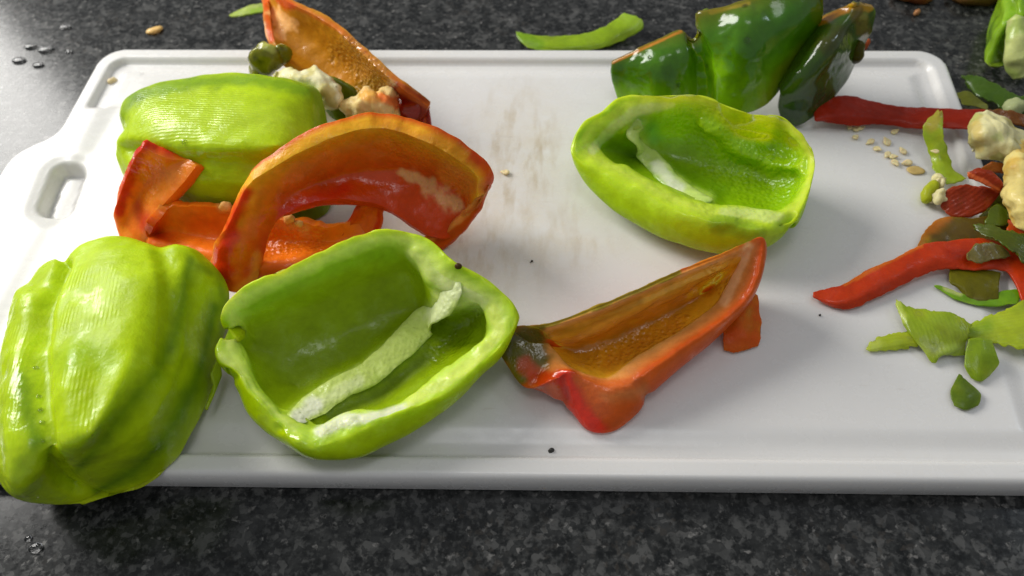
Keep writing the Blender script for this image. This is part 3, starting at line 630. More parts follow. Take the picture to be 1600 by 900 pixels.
OR = rgb(240, 130, 22); RD = rgb(206, 40, 8); YO = rgb(244, 178, 36); PO = rgb(240, 190, 120)
def arch():
    top = L([(352,446,.5),(344,400,1.3),(362,340,2.7),(388,282,3.7),(425,251,4.1),(470,224,4.4),(528,199,4.6),(578,188,4.6),(625,193,4.5),(683,215,4.3),(733,246,3.7),(757,270,3.1),(757,298,2.3)], )
    m1 = L([(368,452,.5),(365,405,1.5),(385,345,2.5),(412,294,3.3),(450,262,3.5),(490,240,3.6),(540,224,3.6),(585,216,3.6),(630,221,3.5),(680,238,3.3),(722,262,2.9),(742,282,2.4),(748,310,1.8)])
    m2 = L([(382,452,.4),(386,405,1.4),(404,358,2.2),(425,322,2.6),(455,300,2.5),(492,284,2.4),(540,270,2.3),(590,264,2.2),(635,266,2.1),(678,275,1.9),(712,290,1.6),(732,310,1.3),(736,335,.9)])
    bot = L([(394,446,.3),(406,400,1.2),(418,365,1.9),(432,342,2.2),(466,328,2.2),(501,318,2.1),(547,316,1.9),(594,324,1.5),(628,342,1.1),(660,362,.7),(684,372,.5),(704,366,.4),(718,352,.5)])
    p = sheet([top, m1, m2, bot], lambda u, v: .36 + .2 * u + .1 * np.exp(-((v) / .12) ** 2), 170, 54, .02, round_=.12)
    p.start(OR); p.push([(345,420),(352,385)], 26, .22, side=1); p.normals(); p.lump(.06, 1.2, 21); p.normals()
    p.rows([0,.15,.35,.6,1], [YO, rgb(242,160,28), rgb(234,124,20), rgb(220,84,12), rgb(206,66,10)])
    sk = (p.side == -1)[:, None]; p.C = np.where(sk, np.array(rgb(204,66,12)), p.C)
    p.paint([(350,440),(345,400),(366,340),(386,300)], (34,32,24,14), rgb(220,40,8), .95, soft=.9); p.paint([(372,452),(398,432),(402,400)], 13, rgb(240,150,40), .7, soft=1)
    p.paint([(425,345),(470,318),(540,296)], (16,18,22), rgb(206,40,8), .8, soft=1); p.paint([(395,370),(400,330),(415,300)], 12, rgb(214,110,18), .6, soft=1)
    p.paint([(628,268),(660,285),(690,305),(715,322)], (10,18,20,14), rgb(236,186,130), .8, soft=.7, ragged=.6)
    p.paint([(590,190),(690,222),(740,255)], 14, rgb(206,110,18), .5); p.paint([(735,250),(757,268),(762,295)], 9, RD, .8)
    p.paint([(700,270),(730,290)], 22, rgb(236,140,50), .8); p.fx(1, [(620,232),(680,250),(720,270)], 30, .8); p.fx(2, [(350,420),(370,400)], 40, 1); p.fx(2, [(430,335),(500,300),(600,285)], 34, .95); p.fx(2, [(450,260),(600,230)], 40, .6); p.fx(1, [(640,275),(720,310)], 26, .8)
    O = at(560, 400)
    e = thing('pepper_slice', 'long orange-red pepper slice arched over the board beside the peeled green half', 'pepper piece', O)
    p.build('flesh', M_RED, e, O); BV['e'] = p.bvh()
    # thick wall at its right end
    c = sheet([L([(760,283,2.6),(757,300,2.2),(744,330,1.4),(720,360,.6),(690,386,.1)]), L([(748,304,2.2),(738,322,1.6),(722,338,1.1),(700,358,.7),(664,374,.3)]), ], .35, 50, 12, .02)
    c.start(rgb(206,84,14)); c.paint([(750,303),(722,336),(668,372)], 11, rgb(238,150,70), .9); c.lump(.05,1.5,3); c.build('end_wall', M_RED, e, O)
arch()

def lying():
    back = L([(232,352,1.6),(262,320,1.7),(295,318,1.7),(325,322,1.6),(352,318,1.6),(378,330,1.4),(425,336,1.5),(452,342,1.5),(480,346,1.3),(515,352,1.1),(548,345,.9),(575,335,.8)])
    mid = L([(228,368,.5),(262,362,.6),(295,366,.6),(325,370,.6),(355,374,.6),(390,378,.6),(430,380,.6),(460,380,.6),(490,380,.5),(520,380,.5),(550,374,.5),(582,362,.5)])
    frt = L([(236,382,.7),(270,388,.6),(300,394,.7),(330,402,.7),(360,412,.7),(395,418,.8),(430,418,.8),(465,414,.8),(495,410,.7),(525,405,.6),(555,392,.5),(588,376,.4)])
    low = L([(244,398,.1),(272,404,.1),(300,412,.1),(330,422,.1),(360,434,.1),(395,438,.1),(430,438,.1),(465,434,.1),(495,428,.1),(525,420,.1),(555,405,.1),(590,388,.1)])
    p = sheet([back, mid, frt, low], .34, 120, 34, .10, 2.5, round_=.12)
    # curled end: rises on the left and folds over to the right
    r = [L([(246,372,.55),(206,384,.3),(194,360,.3)]), L([(236,362,.9),(204,362,.45),(186,328,1.1)]), L([(262,322,1.6),(222,302,1.5),(192,288,2.0)]),
         L([(294,286,2.3),(252,268,2.2),(212,244,2.9)]), L([(314,262,2.7),(296,248,2.7),(260,240,3.0),(226,224,3.4)])]
    n0 = len(p.P); sheet(r, .42, 46, 60, .035, 2.2, into=p, round_=.15); p.start(rgb(238,118,20))
    flap = np.arange(len(p.P)) >= n0
    p.lump(.06, 1.3, 31); p.normals(); p.mottle(.12, 1.2)
    p.paint([(232,345),(262,372),(230,350)], 22, rgb(206,60,10), .6, soft=1); p.paint([(296,350),(340,355)], 26, rgb(214,78,14), .6, soft=1); p.paint([(240,384),(300,396),(340,410)], 7, rgb(238,140,40), .8)
    p.paint([(186,330),(200,285),(212,245),(228,222),(258,232),(296,240)], (14,16,18,20,14,7), RD, .95, soft=.8, ragged=.3)
    p.paint([(192,360),(210,380),(240,388)], 9, rgb(240,140,30), .8); p.paint([(230,320),(275,270),(300,258)], 24, rgb(240,140,30), .7, soft=1); p.paint([(215,320),(225,350),(245,370)], 18, rgb(190,44,8), .7, soft=1)
    p.paint([(425,345),(455,350),(475,360)], 14, rgb(238,160,90), .55, ragged=.6); p.paint([(345,322),(372,330)], 10, rgb(232,160,80), .8); p.paint([(400,425),(480,420),(560,398)], 20, rgb(190,50,8), .6, soft=1)
    p.fx(1, [(400,380),(440,375),(490,375)], 30, 1); p.fx(1, [(215,260),(250,270),(230,300)], 20, .6); p.fx(2, [(200,260),(300,260)], 40, .9); p.fx(2, [(400,380),(490,375)], 34, .9)
    O = at(380, 400)
    e = thing('pepper_slice', 'orange-red pepper slice lying flat with its left end curled up and folded over', 'pepper piece', O)
    p.build('flesh', M_RED, e, O); BV['l'] = p.bvh()
    g = sheet([L([(596,318,1.5),(594,345,.9),(585,375,.4)]), L([(588,306,1.6),(572,335,1.0),(548,375,.4)]), L([(560,325,1.4),(545,350,.9),(520,385,.4)])], .28, 30, 20, .03)
    g.start(rgb(232,104,18)); g.paint([(596,315),(592,345),(584,370)], 5, RD, .9); g.paint([(560,325),(535,365)], 8, rgb(200,50,8), .7); g.fx(1, [(580,330),(560,360)], 14, .6); g.lump(.05,2,4); g.build('end_prong', M_RED, e, O)
    # pithy tips along its far edge
    for (x, y, h, s) in ((352,322,1.75,.22),(405,345,1.6,.15),(452,343,1.6,.2),(466,350,1.45,.16),(425,343,1.6,.18)):
        b = blob(at(x, y, h), (s, s*.7, s*.9), n=14); b.start(rgb(238,176,100)); b.lump(.1, 3, x*.1, 3); b.build('pith_tuft', M_PITH, e, O)
lying()

AM = rgb(178, 126, 26); AML = rgb(208, 150, 50)
def wedge_front():
    ro = L([(780,530,1.2),(797,512,1.8),(846,507,2.1),(907,488,2.3),(995,452,2.5),(1061,422,2.6),(1127,397,2.7),(1163,380,2.7),(1192,371,2.7),(1190,402,2.4),(1180,440,2.1),(1160,475,1.8),(1112,514,1.6),(1055,552,1.45),(1010,582,1.35),(985,602,1.2),(950,608,1.1),
            (915,596,1.2),(892,582,1.4),(866,590,1.3),(830,600,.8),(800,568,.8)])
    ri = L([(840,522,1.2),(842,516,1.6),(856,514,2.0),(911,496,2.22),(997,461,2.42),(1064,431,2.52),(1123,407,2.6),(1150,396,2.55),(1164,394,2.45),(1156,412,2.0),(1142,436,1.7),(1126,468,1.35),(1088,500,1.2),(1030,538,1.1),(985,566,1.05),(962,586,1.0),(940,592,1.0),
            (912,584,1.1),(888,572,1.1),(874,560,1.0),(864,548,1.0),(852,534,1.1)])
    be = [None]*22
    for i, b in {9:(1189,428,1.7),10:(1180,455,1.3),11:(1164,482,1.0),12:(1114,534,.7),13:(1055,582,.55),14:(1012,622,.4),15:(996,646,.25),16:(958,674,.12),17:(918,672,.12),18:(888,640,.3),19:(850,614,.4),20:(818,600,.4),21:(796,566,.6),0:(777,528,1.0),1:(792,514,1.5)}.items(): be[i] = b
    p = bowl(ro, ri, L([(900,545,.35),(990,515,.3),(1100,455,.7)]), be, foot=.5, NU=280, NV=90, wall=((.12,.30),(.35,.72),(.7,.95),(1.0,1.0)), crown=.03, bulge=1.12)
    p.start(OR); p.rows([0,2,2.8,3.3,4,5,5.6,7,9], [rgb(200,62,12),rgb(206,76,14),rgb(214,96,20),rgb(206,84,20),rgb(220,132,62),rgb(224,160,84),rgb(236,176,44),rgb(222,152,24),rgb(192,124,14)])
    p.push([(870,535),(930,510),(1010,470),(1090,430),(1130,410)], (16,22,24,22,14), .10, v=(5.6,9.1), ragged=0); p.push([(874,590),(880,625)], 16, -.16, v=(1.2,3.4)); p.push([(1000,600),(1012,620)], 14, -.10, v=(1.2,3.2)); p.lump(.05, 1.5, 41, 3, v=(3,9.5)); p.normals()
    p.mottle(.14, 1.1)
    p.paint([(890,600),(905,650),(930,668)], 26, rgb(206,44,8), .95, v=(.8,3.6), soft=.8); p.paint([(950,615),(1000,608)], 22, rgb(204,120,60), .85, v=(1.2,3.8), soft=.9); p.paint([(1000,640),(965,662)], 16, rgb(196,84,24), .8, v=(.8,3.2), soft=.9)
    p.paint([(848,509),(930,481),(1010,447),(1060,425)], 7, rgb(136,130,14), .85, v=(2.4,6)); p.paint([(1080,415),(1150,388)], 8, rgb(226,130,20), .8, v=(2.4,6))
    p.paint([(910,525),(970,490),(1040,455),(1110,422)], (10,14,16,14), rgb(236,186,70), .8, soft=1.2, ragged=.12, v=(5.2,9.1)); p.paint([(860,520),(900,515),(1000,470)], 10, rgb(150,100,16), .5, soft=1, v=(5.2,9.1))
    p.paint([(950,570),(1010,535),(1060,510)], 26, rgb(206,120,24), .55, soft=1, v=(5.6,9.1)); p.paint([(1185,385),(1180,430),(1160,470)], 10, rgb(226,90,20), .7, v=(2,3.4))
    p.paint([(1170,385),(1148,432),(1132,472)], 11, rgb(244,186,130), .8, v=(3.2,5.5))
    p.paint([(782,525),(800,555),(815,590),(800,530),(840,515)], (24,30,16,26,18), rgb(104,100,20), .95, v=(1,6.4), soft=.7); p.paint([(788,522),(805,545),(835,530),(840,560)], 30, rgb(96,92,14), .95, v=(1,6.6), soft=.7); p.paint([(835,590),(870,592),(895,588)], 14, rgb(206,66,12), .9, v=(1,6)); p.paint([(905,592),(950,606),(992,598)], 15, rgb(210,100,36), .8, v=(1,5.6)); p.fx(2, [(800,530),(815,570)], 30, 1, v=(1,6.6)); p.paint([(848,590),(820,570)], 18, rgb(200,60,10), .7, v=(1,4))
    p.paint([(880,590),(905,640),(930,665)], 16, rgb(226,44,8), .9, v=(1,4))
    p.fx(1, [(940,560),(1000,535),(1060,510)], 30, 1.0, v=(5.2,10)); p.fx(1, [(1110,410),(1130,450)], 20, .9, v=(5,10)); p.fx(2, [(800,520),(830,560),(860,590),(920,640)], 40, 1, v=(1,5)); p.fx(2, [(900,530),(1130,430)], 70, .9, v=(5,10))
    O = at(990, 560)
    e = thing('pepper_wedge', 'amber and red pepper wedge in front of the open right half, hollow side up', 'pepper piece', O)
    p.build('flesh', M_AMBER, e, O); BV['g'] = p.bvh()
wedge_front()

def wedge_back():
    edge = L([(418,-30,2.6),(455,2,2.9),(493,20,3.0),(527,42,3.0),(560,71,2.9),(593,102,2.7),(627,131,2.4),(655,150,2.0),(671,163,1.6)])
    m1 = L([(415,-20,2.0),(446,30,1.9),(480,52,1.7),(512,74,1.5),(545,98,1.3),(575,122,1.2),(605,144,1.1),(635,160,1.0),(664,180,.8)])
    m2 = L([(414,-5,1.8),(430,50,1.6),(462,84,1.2),(492,105,.9),(522,124,.7),(552,142,.6),(582,158,.5),(615,172,.45),(652,194,.3)])
    low = L([(415,5,2.2),(422,58,2.0),(440,92,1.6),(468,115,1.3),(500,132,1.1),(530,148,.9),(560,164,.7),(595,180,.6),(630,192,.4)])
    p = sheet([edge, m1, m2, low], .26, 120, 44, .02, round_=.12)
    p.start(rgb(200,136,28)); p.lump(.05,1.3,61); p.normals(); p.mottle(.12, 1.0)
    p.paint([(455,5),(530,45),(600,110),(670,163)], 7, rgb(206,110,30), .9); p.paint([(415,0),(418,30),(424,62)], 8, rgb(226,90,16), .9); p.paint([(425,-20),(450,8)], 14, rgb(214,70,10), .8)
    p.paint([(432,20),(445,38),(440,52)], (13,20,12), rgb(244,186,110), .95, ragged=.6, soft=.4); p.paint([(540,80),(570,100),(590,125)], 30, rgb(190,140,50), .6, ragged=.6); p.paint([(560,140),(590,130),(620,145)], 18, rgb(150,120,20), .6)
    p.paint([(620,150),(655,170),(650,190)], 26, rgb(140,30,6), .95, soft=.4, ragged=.1); p.paint([(625,140),(668,166)], 7, rgb(206,110,30), .8)
    p.fx(1, [(540,80),(575,110),(585,130)], 36, 1); p.fx(2, [(540,80),(590,125)], 40, 1)
    O = at(545, 150)
    e = thing('pepper_wedge', 'amber pepper wedge at the back left, tip over the rear edge of the board', 'pepper piece', O)
    p.build('flesh', M_AMBER, e, O); BV['f'] = p.bvh()
    q = dome(L([(612,176,.5),(625,150,1.2),(645,146,1.6),(668,162,1.5),(668,178,.8),(650,196,.3),(628,192,.3)]), L([(640,168,1.6),(650,174,1.5)]), NU=60, NV=24); q.start(rgb(150,36,8)); q.X[:,2]=.9; q.build('skin_end', M_RED, e, O)
wedge_back()

def core_left():
    O = at(500, 165)
    e = thing('pepper_core', 'pale pith core with olive stem stub between the green half and back wedge', 'pepper core', O)
    s_ = blob(at(420,92,1.9), (.62,.5,.75), .4); blob(at(408,108,1.5), (.45,.4,.5), into=s_); blob(at(438,85,1.9), (.4,.4,.6), into=s_)
    s_.start(rgb(120,118,18)); s_.lump(.3, 1.1, 71, 3); s_.normals(); s_.mottle(.8, 1.0, rgb(62,66,8), 6, .1); s_.paint([(415,72),(425,76)], 9, rgb(200,200,110), .7); s_.X[:,2] = .9; s_.build('stem_stub', M_GREEN, e, O)
    t = sheet([L([(430,117,1.75),(445,110,1.9),(470,118,2.0),(492,111,2.05),(515,126,1.9),(532,148,1.6)]), L([(432,122,1.6),(455,124,2.0),(480,126,2.1),(500,136,2.0),(514,150,1.7),(526,160,1.4)]), L([(436,128,1.3),(460,134,1.5),(486,140,1.5),(502,150,1.3),(510,162,1.1),(520,170,.9)])], .34, 60, 24, .05, 3)
    t.start(rgb(232,226,180)); t.lump(.12, 1.4, 72, 3); t.normals(); t.crumple(.2, 1.2, 2); t.lump(.015, 6, 3, 3); t.normals(); t.mottle(.6,1.2,rgb(206,190,90),5,.05); t.paint([(505,150),(520,165)], 14, rgb(170,160,60), .7); t.build('pith', M_PITH, e, O)
    u = sheet([L([(536,162,1.2),(556,152,1.5),(574,139,1.9),(586,150,1.7),(600,141,1.7),(622,150,1.5)]), L([(540,172,1.1),(560,168,1.6),(578,162,1.8),(592,164,1.7),(606,160,1.6),(622,162,1.3)]), L([(546,188,.6),(564,190,.8),(582,190,.9),(596,190,.9),(610,188,.8),(621,178,.8)])], .36, 60, 26, .05, 3)
    u.start(rgb(232,204,136)); u.lump(.14, 1.4, 73, 3); u.normals(); u.crumple(.22, 1.2, 7); u.lump(.015,6,5,3); u.normals(); u.paint([(570,148),(595,152)], 13, rgb(240,170,60), .8); u.paint([(600,152),(620,160)], 13, rgb(232,112,40), .85, ragged=.5); u.paint([(545,186),(590,190)], 9, rgb(160,140,30), .7); u.build('pith', M_PITH, e, O)
    g = sheet([L([(512,120,1.7),(535,128,1.6),(554,142,1.3),(558,156,1.0)]), L([(505,150,1.2),(522,160,.9),(540,172,.6),(560,182,.4)]), L([(508,165,.6),(518,180,.3),(535,190,.2),(555,192,.1)])], .2, 40, 20, .03); g.start(rgb(84,96,12)); g.X[:,2]=.8; g.mottle(.6,1.2,rgb(150,150,30),4,.1); g.build('green_rim', M_GREEN, e, O)
    k = blob(at(614,178,.6), (.3,.35,.5)); k.start(rgb(226,120,30)); k.lump(.15,2,9); k.mottle(.8,1.2,rgb(160,130,20),4,.0); k.build('flesh_tip', M_RED, e, O)
core_left()

def dark_left():
    top = [(958,98,1.6),(1005,75,2.2),(1040,58,2.5),(1064,48,2.7),(1081,63,2.5),(1090,55,2.7),(1090,24,3.3),(1106,18,3.5),(1165,3,3.9),(1184,-8,4.1),(1225,-28,4.4),(1258,-25,4.4),(1284,-5,4.0)]
    m1 = [(957,112,1.3),(1000,100,1.8),(1042,92,2.2),(1070,86,2.3),(1086,84,2.2),(1096,80,2.3),(1112,66,2.8),(1140,58,3.1),(1180,46,3.5),(1210,38,3.6),(1242,28,3.7),(1264,22,3.6),(1282,28,3.1)]
    m2 = [(960,128,.9),(1002,128,1.3),(1042,124,1.6),(1072,120,1.5),(1088,118,1.3),(1102,116,1.5),(1122,112,1.9),(1148,108,2.1),(1180,98,2.4),(1206,90,2.4),(1230,80,2.4),(1250,72,2.3),(1268,68,2.0)]
    low = [(968,155,.3),(1002,168,.4),(1040,172,.5),(1072,172,.4),(1090,172,.3),(1106,174,.4),(1126,176,.5),(1148,176,.6),(1170,174,.6),(1190,166,.7),(1206,150,.9),(1222,126,1.2),(1240,100,1.5)]
    p = sheet([L(top), L(m1), L(m2), L(low)], .2, 170, 60, .02)
    p.start(rgb(66,116,12)); p.push([(1086,60),(1098,90),(1104,120),(1104,170)], 17, -.28, side=1); p.push([(1020,100),(1030,140)], 50, .22, side=1); p.push([(1165,40),(1150,110)], 50, .25, side=1); p.normals(); p.lump(.05, .9, 81); p.normals(); p.mottle(.2, .8)
    p.rows([0,.08,.25,.6,1], [rgb(112,104,14), rgb(84,108,8), rgb(64,110,6), rgb(84,136,6), rgb(116,156,10)])
    p.paint([(1170,90),(1200,60),(1235,30)], 44, rgb(56,112,16), .6, soft=1); p.paint([(1195,170),(1215,120),(1260,70)], (20,18,14), rgb(118,130,16), .7, soft=1); p.paint([(970,110),(1040,120)], 34, rgb(50,88,10), .7, soft=1); p.paint([(1120,110),(1130,150)], 30, rgb(128,178,14), .9, soft=1)
    p.paint([(958,98),(1005,76),(1064,49)], 3, rgb(206,130,40), .8); p.paint([(1110,20),(1170,5)], 4, rgb(150,130,30), .8); p.fx(2, [(960,120),(1280,40)], 200, 1)
    O = at(1110, 170)
    e = thing('pepper_quarter', 'glossy dark green pepper quarter standing skin side out behind the open right half', 'pepper piece', O)
    p.build('flesh', M_SKIN, e, O); BV['h'] = p.bvh()
    s_ = sheet([L([(1089,22,3.3),(1106,14,3.4)]), L([(1088,40,3.0),(1100,34,3.1)])], .1, 10, 8, .04); s_.start(rgb(120,140,24)).build('torn_tip', M_SKIN, e, O)
def dark_right():
    left = [(1208,128,.6),(1230,84,1.3),(1258,46,2.1),(1290,24,3.1),(1318,13,3.6),(1334,7,3.9)]
    m1 = [(1222,140,1.4),(1250,110,2.2),(1284,76,2.9),(1306,54,3.2),(1326,36,3.4),(1348,8,3.7)]
    m2 = [(1218,166,.7),(1250,150,1.2),(1284,118,1.8),(1312,86,2.3),(1332,60,2.6),(1364,14,3.3)]
    right = [(1226,184,.2),(1246,193,.2),(1284,168,.4),(1318,128,.9),(1336,92,1.4),(1360,48,2.4)]
    p = sheet([L(left), L(m1), L(m2), L(right)], .2, 110, 44, .02)
    p.start(rgb(54,82,14)); p.push([(1240,160),(1300,80)], 40, .2, side=1); p.normals(); p.lump(.06, .9, 91); p.normals(); p.mottle(.25, .8)
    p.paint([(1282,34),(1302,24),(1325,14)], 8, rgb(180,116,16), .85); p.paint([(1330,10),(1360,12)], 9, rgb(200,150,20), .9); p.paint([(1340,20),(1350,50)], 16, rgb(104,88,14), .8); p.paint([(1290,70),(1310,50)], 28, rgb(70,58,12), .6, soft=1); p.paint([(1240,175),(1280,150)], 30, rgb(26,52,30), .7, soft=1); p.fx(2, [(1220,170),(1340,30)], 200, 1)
    O = at(1280, 150)
    e = thing('pepper_quarter', 'almost black green pepper quarter leaning behind the glossy dark green one', 'pepper piece', O)
    p.build('flesh', M_SKIN, e, O); BV['i'] = p.bvh()
    k = blob(at(1340,82,1.9), (.22,.3,.5)); k.start(rgb(70,66,14)); k.lump(.1,2,4); k.build('pith_edge', M_SKIN, e, O)
dark_left(); dark_right()

# ================================================================== peel and scraps on the right
def peel(name, label, edges, c, thick=.07, ragged=.06, rf=4.0, mat=None, paints=(), cat='peel', group=None, gloss=.5, NU=60, NV=18, ribdir=None, mot=.14):
    E = [sample_u(L(e)[None], 24, False)[0] if len(e) > 2 else resample(L(e), 24) for e in edges]
    for k in range(1, len(E) - 1) if 'loop beside' not in label else ():
        q = k / (len(E) - 1); c_ = E[0][:, 2] * (1 - q) + E[-1][:, 2] * q; E[k][:, 2] = c_ + .3 * (E[k][:, 2] - c_)
    p = sheet(E, thick * .65, NU, NV, ragged, rf); p.start(c); p.lump(.025, 2.0, len(label)); p.normals(); p.mottle(mot, 1.4, seed=len(label)); p.X[:, 2] = gloss
    for a in paints: p.paint(*a[:3], **(a[3] if len(a) > 3 else {}))
    if ribdir: p.ribs(*ribdir); p.X[:, 0] = .7
    O = p.P.mean(0); O[2] = p.P[:, 2].min()
    o = p.build(name, mat or M_PEEL, None, O); tag(o, label, cat, group); BV[label[:12]] = p.bvh()
    return o
peel('pepper_peel', 'long red peel strip lying across the rear right corner of the board',
     [[(1272,176,.5),(1297,155,.6),(1324,151,.6),(1351,156,.5),(1378,163,.45),(1417,168,.5),(1468,170,.65),(1540,173,.8)],
      [(1276,184,.6),(1300,174,.8),(1326,172,.8),(1350,175,.7),(1380,180,.6),(1420,184,.6),(1470,186,.75),(1535,188,.85)],
      [(1281,188,.3),(1308,193,.35),(1340,195,.3),(1370,193,.3),(1400,196,.3),(1429,200,.35),(1483,200,.55),(1523,201,.7)]], rgb(150,36,10), .12, .05, mat=M_RED, gloss=.35)  # red set darker because the strip lies in shade
peel('pepper_peel', 'brown-olive peel strip running off behind the pale core at the right edge',
     [[(1532,172,.6),(1560,172,.7),(1585,176,.7),(1625,182,.6)], [(1535,190,.4),(1565,190,.5),(1590,194,.5),(1625,204,.4)]], rgb(112,66,18), .1, mat=M_RED)
peel('pepper_peel', 'upright light green peel strip bending down over the red strip',
     [[(1466,172,1.5),(1443,196,1.2),(1445,218,.8),(1454,244,.45),(1463,272,.35),(1480,289,.3)],
      [(1469,174,1.55),(1459,196,1.3),(1461,220,.95),(1469,244,.65),(1478,268,.5),(1494,284,.4)],
      [(1471,173,1.5),(1474,208,1.2),(1477,228,.85),(1483,246,.55),(1491,266,.4),(1512,279,.4)]], rgb(146,168,38), .07, .05,
     paints=[([(1465,175),(1455,195)], 16, rgb(168,150,60), dict(k=.8)), ([(1462,275),(1480,288)], 8, rgb(90,140,20), dict(k=.6))])
peel('pepper_peel', 'red peel curled into a loop beside the pale pith crumb',
     [[(1473,308,.5),(1484,296,.75),(1511,289,.9),(1535,292,1.0),(1557,294,1.1),(1562,284,1.4),(1551,270,1.6),(1533,264,1.65),(1514,268,1.5)],
      [(1470,322,.25),(1486,322,.4),(1512,320,.45),(1540,314,.6),(1563,299,.95),(1565,288,1.4),(1552,278,1.55),(1535,272,1.6),(1513,272,1.45)],
      [(1472,325,.2),(1483,336,.2),(1511,338,.25),(1540,328,.4),(1560,304,.8),(1563,300,1.1),(1548,292,1.3),(1532,285,1.35),(1514,279,1.3)]], rgb(142,46,12), .10, .05, mat=M_RED, NU=90, gloss=.4, ribdir=((1475,320),(1560,290)),
     paints=[([(1512,272),(1535,282),(1560,298)], 5, rgb(224,110,60), dict(k=.8))])  # bright stroke paints the highlight along the loop's serrated edge
peel('pepper_peel', 'orange-brown peel curl tucked behind the red loop',
     [[(1534,262,.9),(1548,255,1.0),(1566,254,1.0),(1584,262,.9)], [(1540,272,.7),(1555,268,.8),(1570,270,.8),(1584,280,.6)]], rgb(150,84,30), .09, mat=M_RED, gloss=.8)
peel('pepper_peel', 'dark olive peel in shade under the red loop and the pale column',
     [[(1530,338,.3),(1548,318,.5),(1566,296,.6),(1584,285,.6)], [(1560,352,.3),(1575,345,.4),(1588,325,.5),(1600,305,.5)]], rgb(66,64,10), .1)
peel('pepper_peel', 'see-through brown and olive peel between the red loop and lower red strip',
     [[(1434,386,.15),(1442,366,.25),(1452,354,.3),(1476,340,.35),(1521,341,.35),(1572,334,.4)], [(1440,392,.1),(1460,378,.25),(1480,368,.3),(1505,364,.3),(1540,364,.35),(1580,362,.4)], [(1446,398,.1),(1470,392,.1),(1490,388,.15),(1515,384,.2),(1545,384,.2),(1585,384,.3)]], rgb(92,70,12), .07, .04,
     paints=[([(1436,385),(1446,362),(1476,342)], 16, rgb(176,98,18), dict(k=.9, soft=.9))], gloss=.6)
peel('pepper_peel', 'long red peel strip with its pointed end towards the middle of the board',
     [[(1271,457,.2),(1280,455,.2),(1318,445,.3),(1356,422,.4),(1401,403,.5),(1439,384,.55),(1484,377,.55),(1537,374,.55),(1575,384,.55),(1615,410,.5)],
      [(1273,461,.3),(1288,464,.4),(1322,464,.55),(1360,446,.65),(1401,427,.7),(1439,408,.7),(1480,398,.7),(1530,398,.65),(1572,402,.6),(1610,440,.5)],
      [(1275,464,.1),(1292,475,.1),(1326,482,.12),(1363,467,.2),(1401,449,.25),(1439,430,.3),(1477,419,.35),(1520,422,.4),(1572,424,.4),(1604,485,.3)]], rgb(190,56,14), .12, .04, mat=M_RED, gloss=.45, NU=110,
     paints=[([(1320,443),(1400,402),(1440,384)], 5, rgb(214,110,30), dict(k=.8)), ([(1490,395),(1560,400)], 24, rgb(130,26,8), dict(k=.6, soft=1))])
peel('pepper_peel', 'grey-green peel patch stuck on top of the lower red strip',
     [[(1511,397,.85),(1525,383,.9),(1545,380,.85),(1562,384,.8),(1576,394,.7)], [(1513,407,.75),(1530,411,.75),(1550,406,.7),(1568,402,.7),(1578,400,.65)]], rgb(104,96,44), .06, gloss=.7)
peel('pepper_peel', 'dark green fringed peel draped over the lower red strip at the right edge',
     [[(1523,352,.7),(1544,350,.9),(1570,360,1.0),(1600,368,1.0),(1620,372,.9)], [(1528,362,.7),(1552,374,.9),(1578,388,1.0),(1600,412,.9),(1618,430,.8)]], rgb(72,84,12), .08, .12, 6.0, ribdir=((1525,355),(1600,400)))
peel('pepper_peel', 'dark green peel above the fringed one touching the pale column',
     [[(1548,326,.7),(1560,320,.8),(1575,330,.8)], [(1540,350,.5),(1560,352,.6),(1576,350,.6)]], rgb(76,90,12), .08)
peel('pepper_peel', 'orange-red scrap under the pale column at the right edge',
     [[(1576,344,.7),(1588,346,.8),(1606,362,.8)], [(1574,362,.6),(1592,368,.6),(1606,376,.6)]], rgb(176,66,12), .1, mat=M_RED)
peel('pepper_peel', 'square olive peel hanging below the lower red strip',
     [[(1484,421,.25),(1510,420,.3),(1538,422,.3),(1562,426,.3)], [(1487,440,.3),(1512,444,.4),(1538,446,.4),(1561,446,.35)], [(1494,447,.15),(1512,464,.15),(1537,470,.15),(1559,467,.15)]], rgb(100,94,12), .07, .03, gloss=.3)
peel('pepper_peel', 'thin crescent of bright green peel under the square olive one',
     [[(1461,447,.1),(1478,449,.15),(1500,458,.15),(1530,464,.15),(1570,455,.2),(1596,452,.25)], [(1464,450,.1),(1490,466,.1),(1522,476,.1),(1556,478,.12),(1590,474,.2)]], rgb(106,150,18), .07, .03, paints=[([(1478,449),(1500,458)], 7, rgb(190,200,120), dict(k=.7))])
peel('pepper_peel', 'broad light green peel strip lying level towards the right edge',
     [[(1354,543,.1),(1366,531,.15),(1416,517,.2),(1470,511,.25),(1515,505,.3),(1549,494,.35),(1580,480,.4),(1625,462,.45)], [(1356,546,.15),(1380,538,.25),(1420,530,.3),(1470,526,.3),(1513,520,.35),(1552,514,.4),(1585,512,.45),(1625,508,.5)], [(1360,549,.1),(1401,545,.1),(1439,539,.15),(1475,534,.15),(1511,530,.2),(1552,535,.2),(1590,543,.3),(1625,548,.35)]], rgb(158,176,36), .06, .12, 5.0, NU=100,
     ribdir=((1360,545),(1560,515)), paints=[([(1355,545),(1370,540)], 14, rgb(186,200,90), dict(k=.6)), ([(1500,520),(1540,510)], 20, rgb(100,144,20), dict(k=.5, soft=1))])
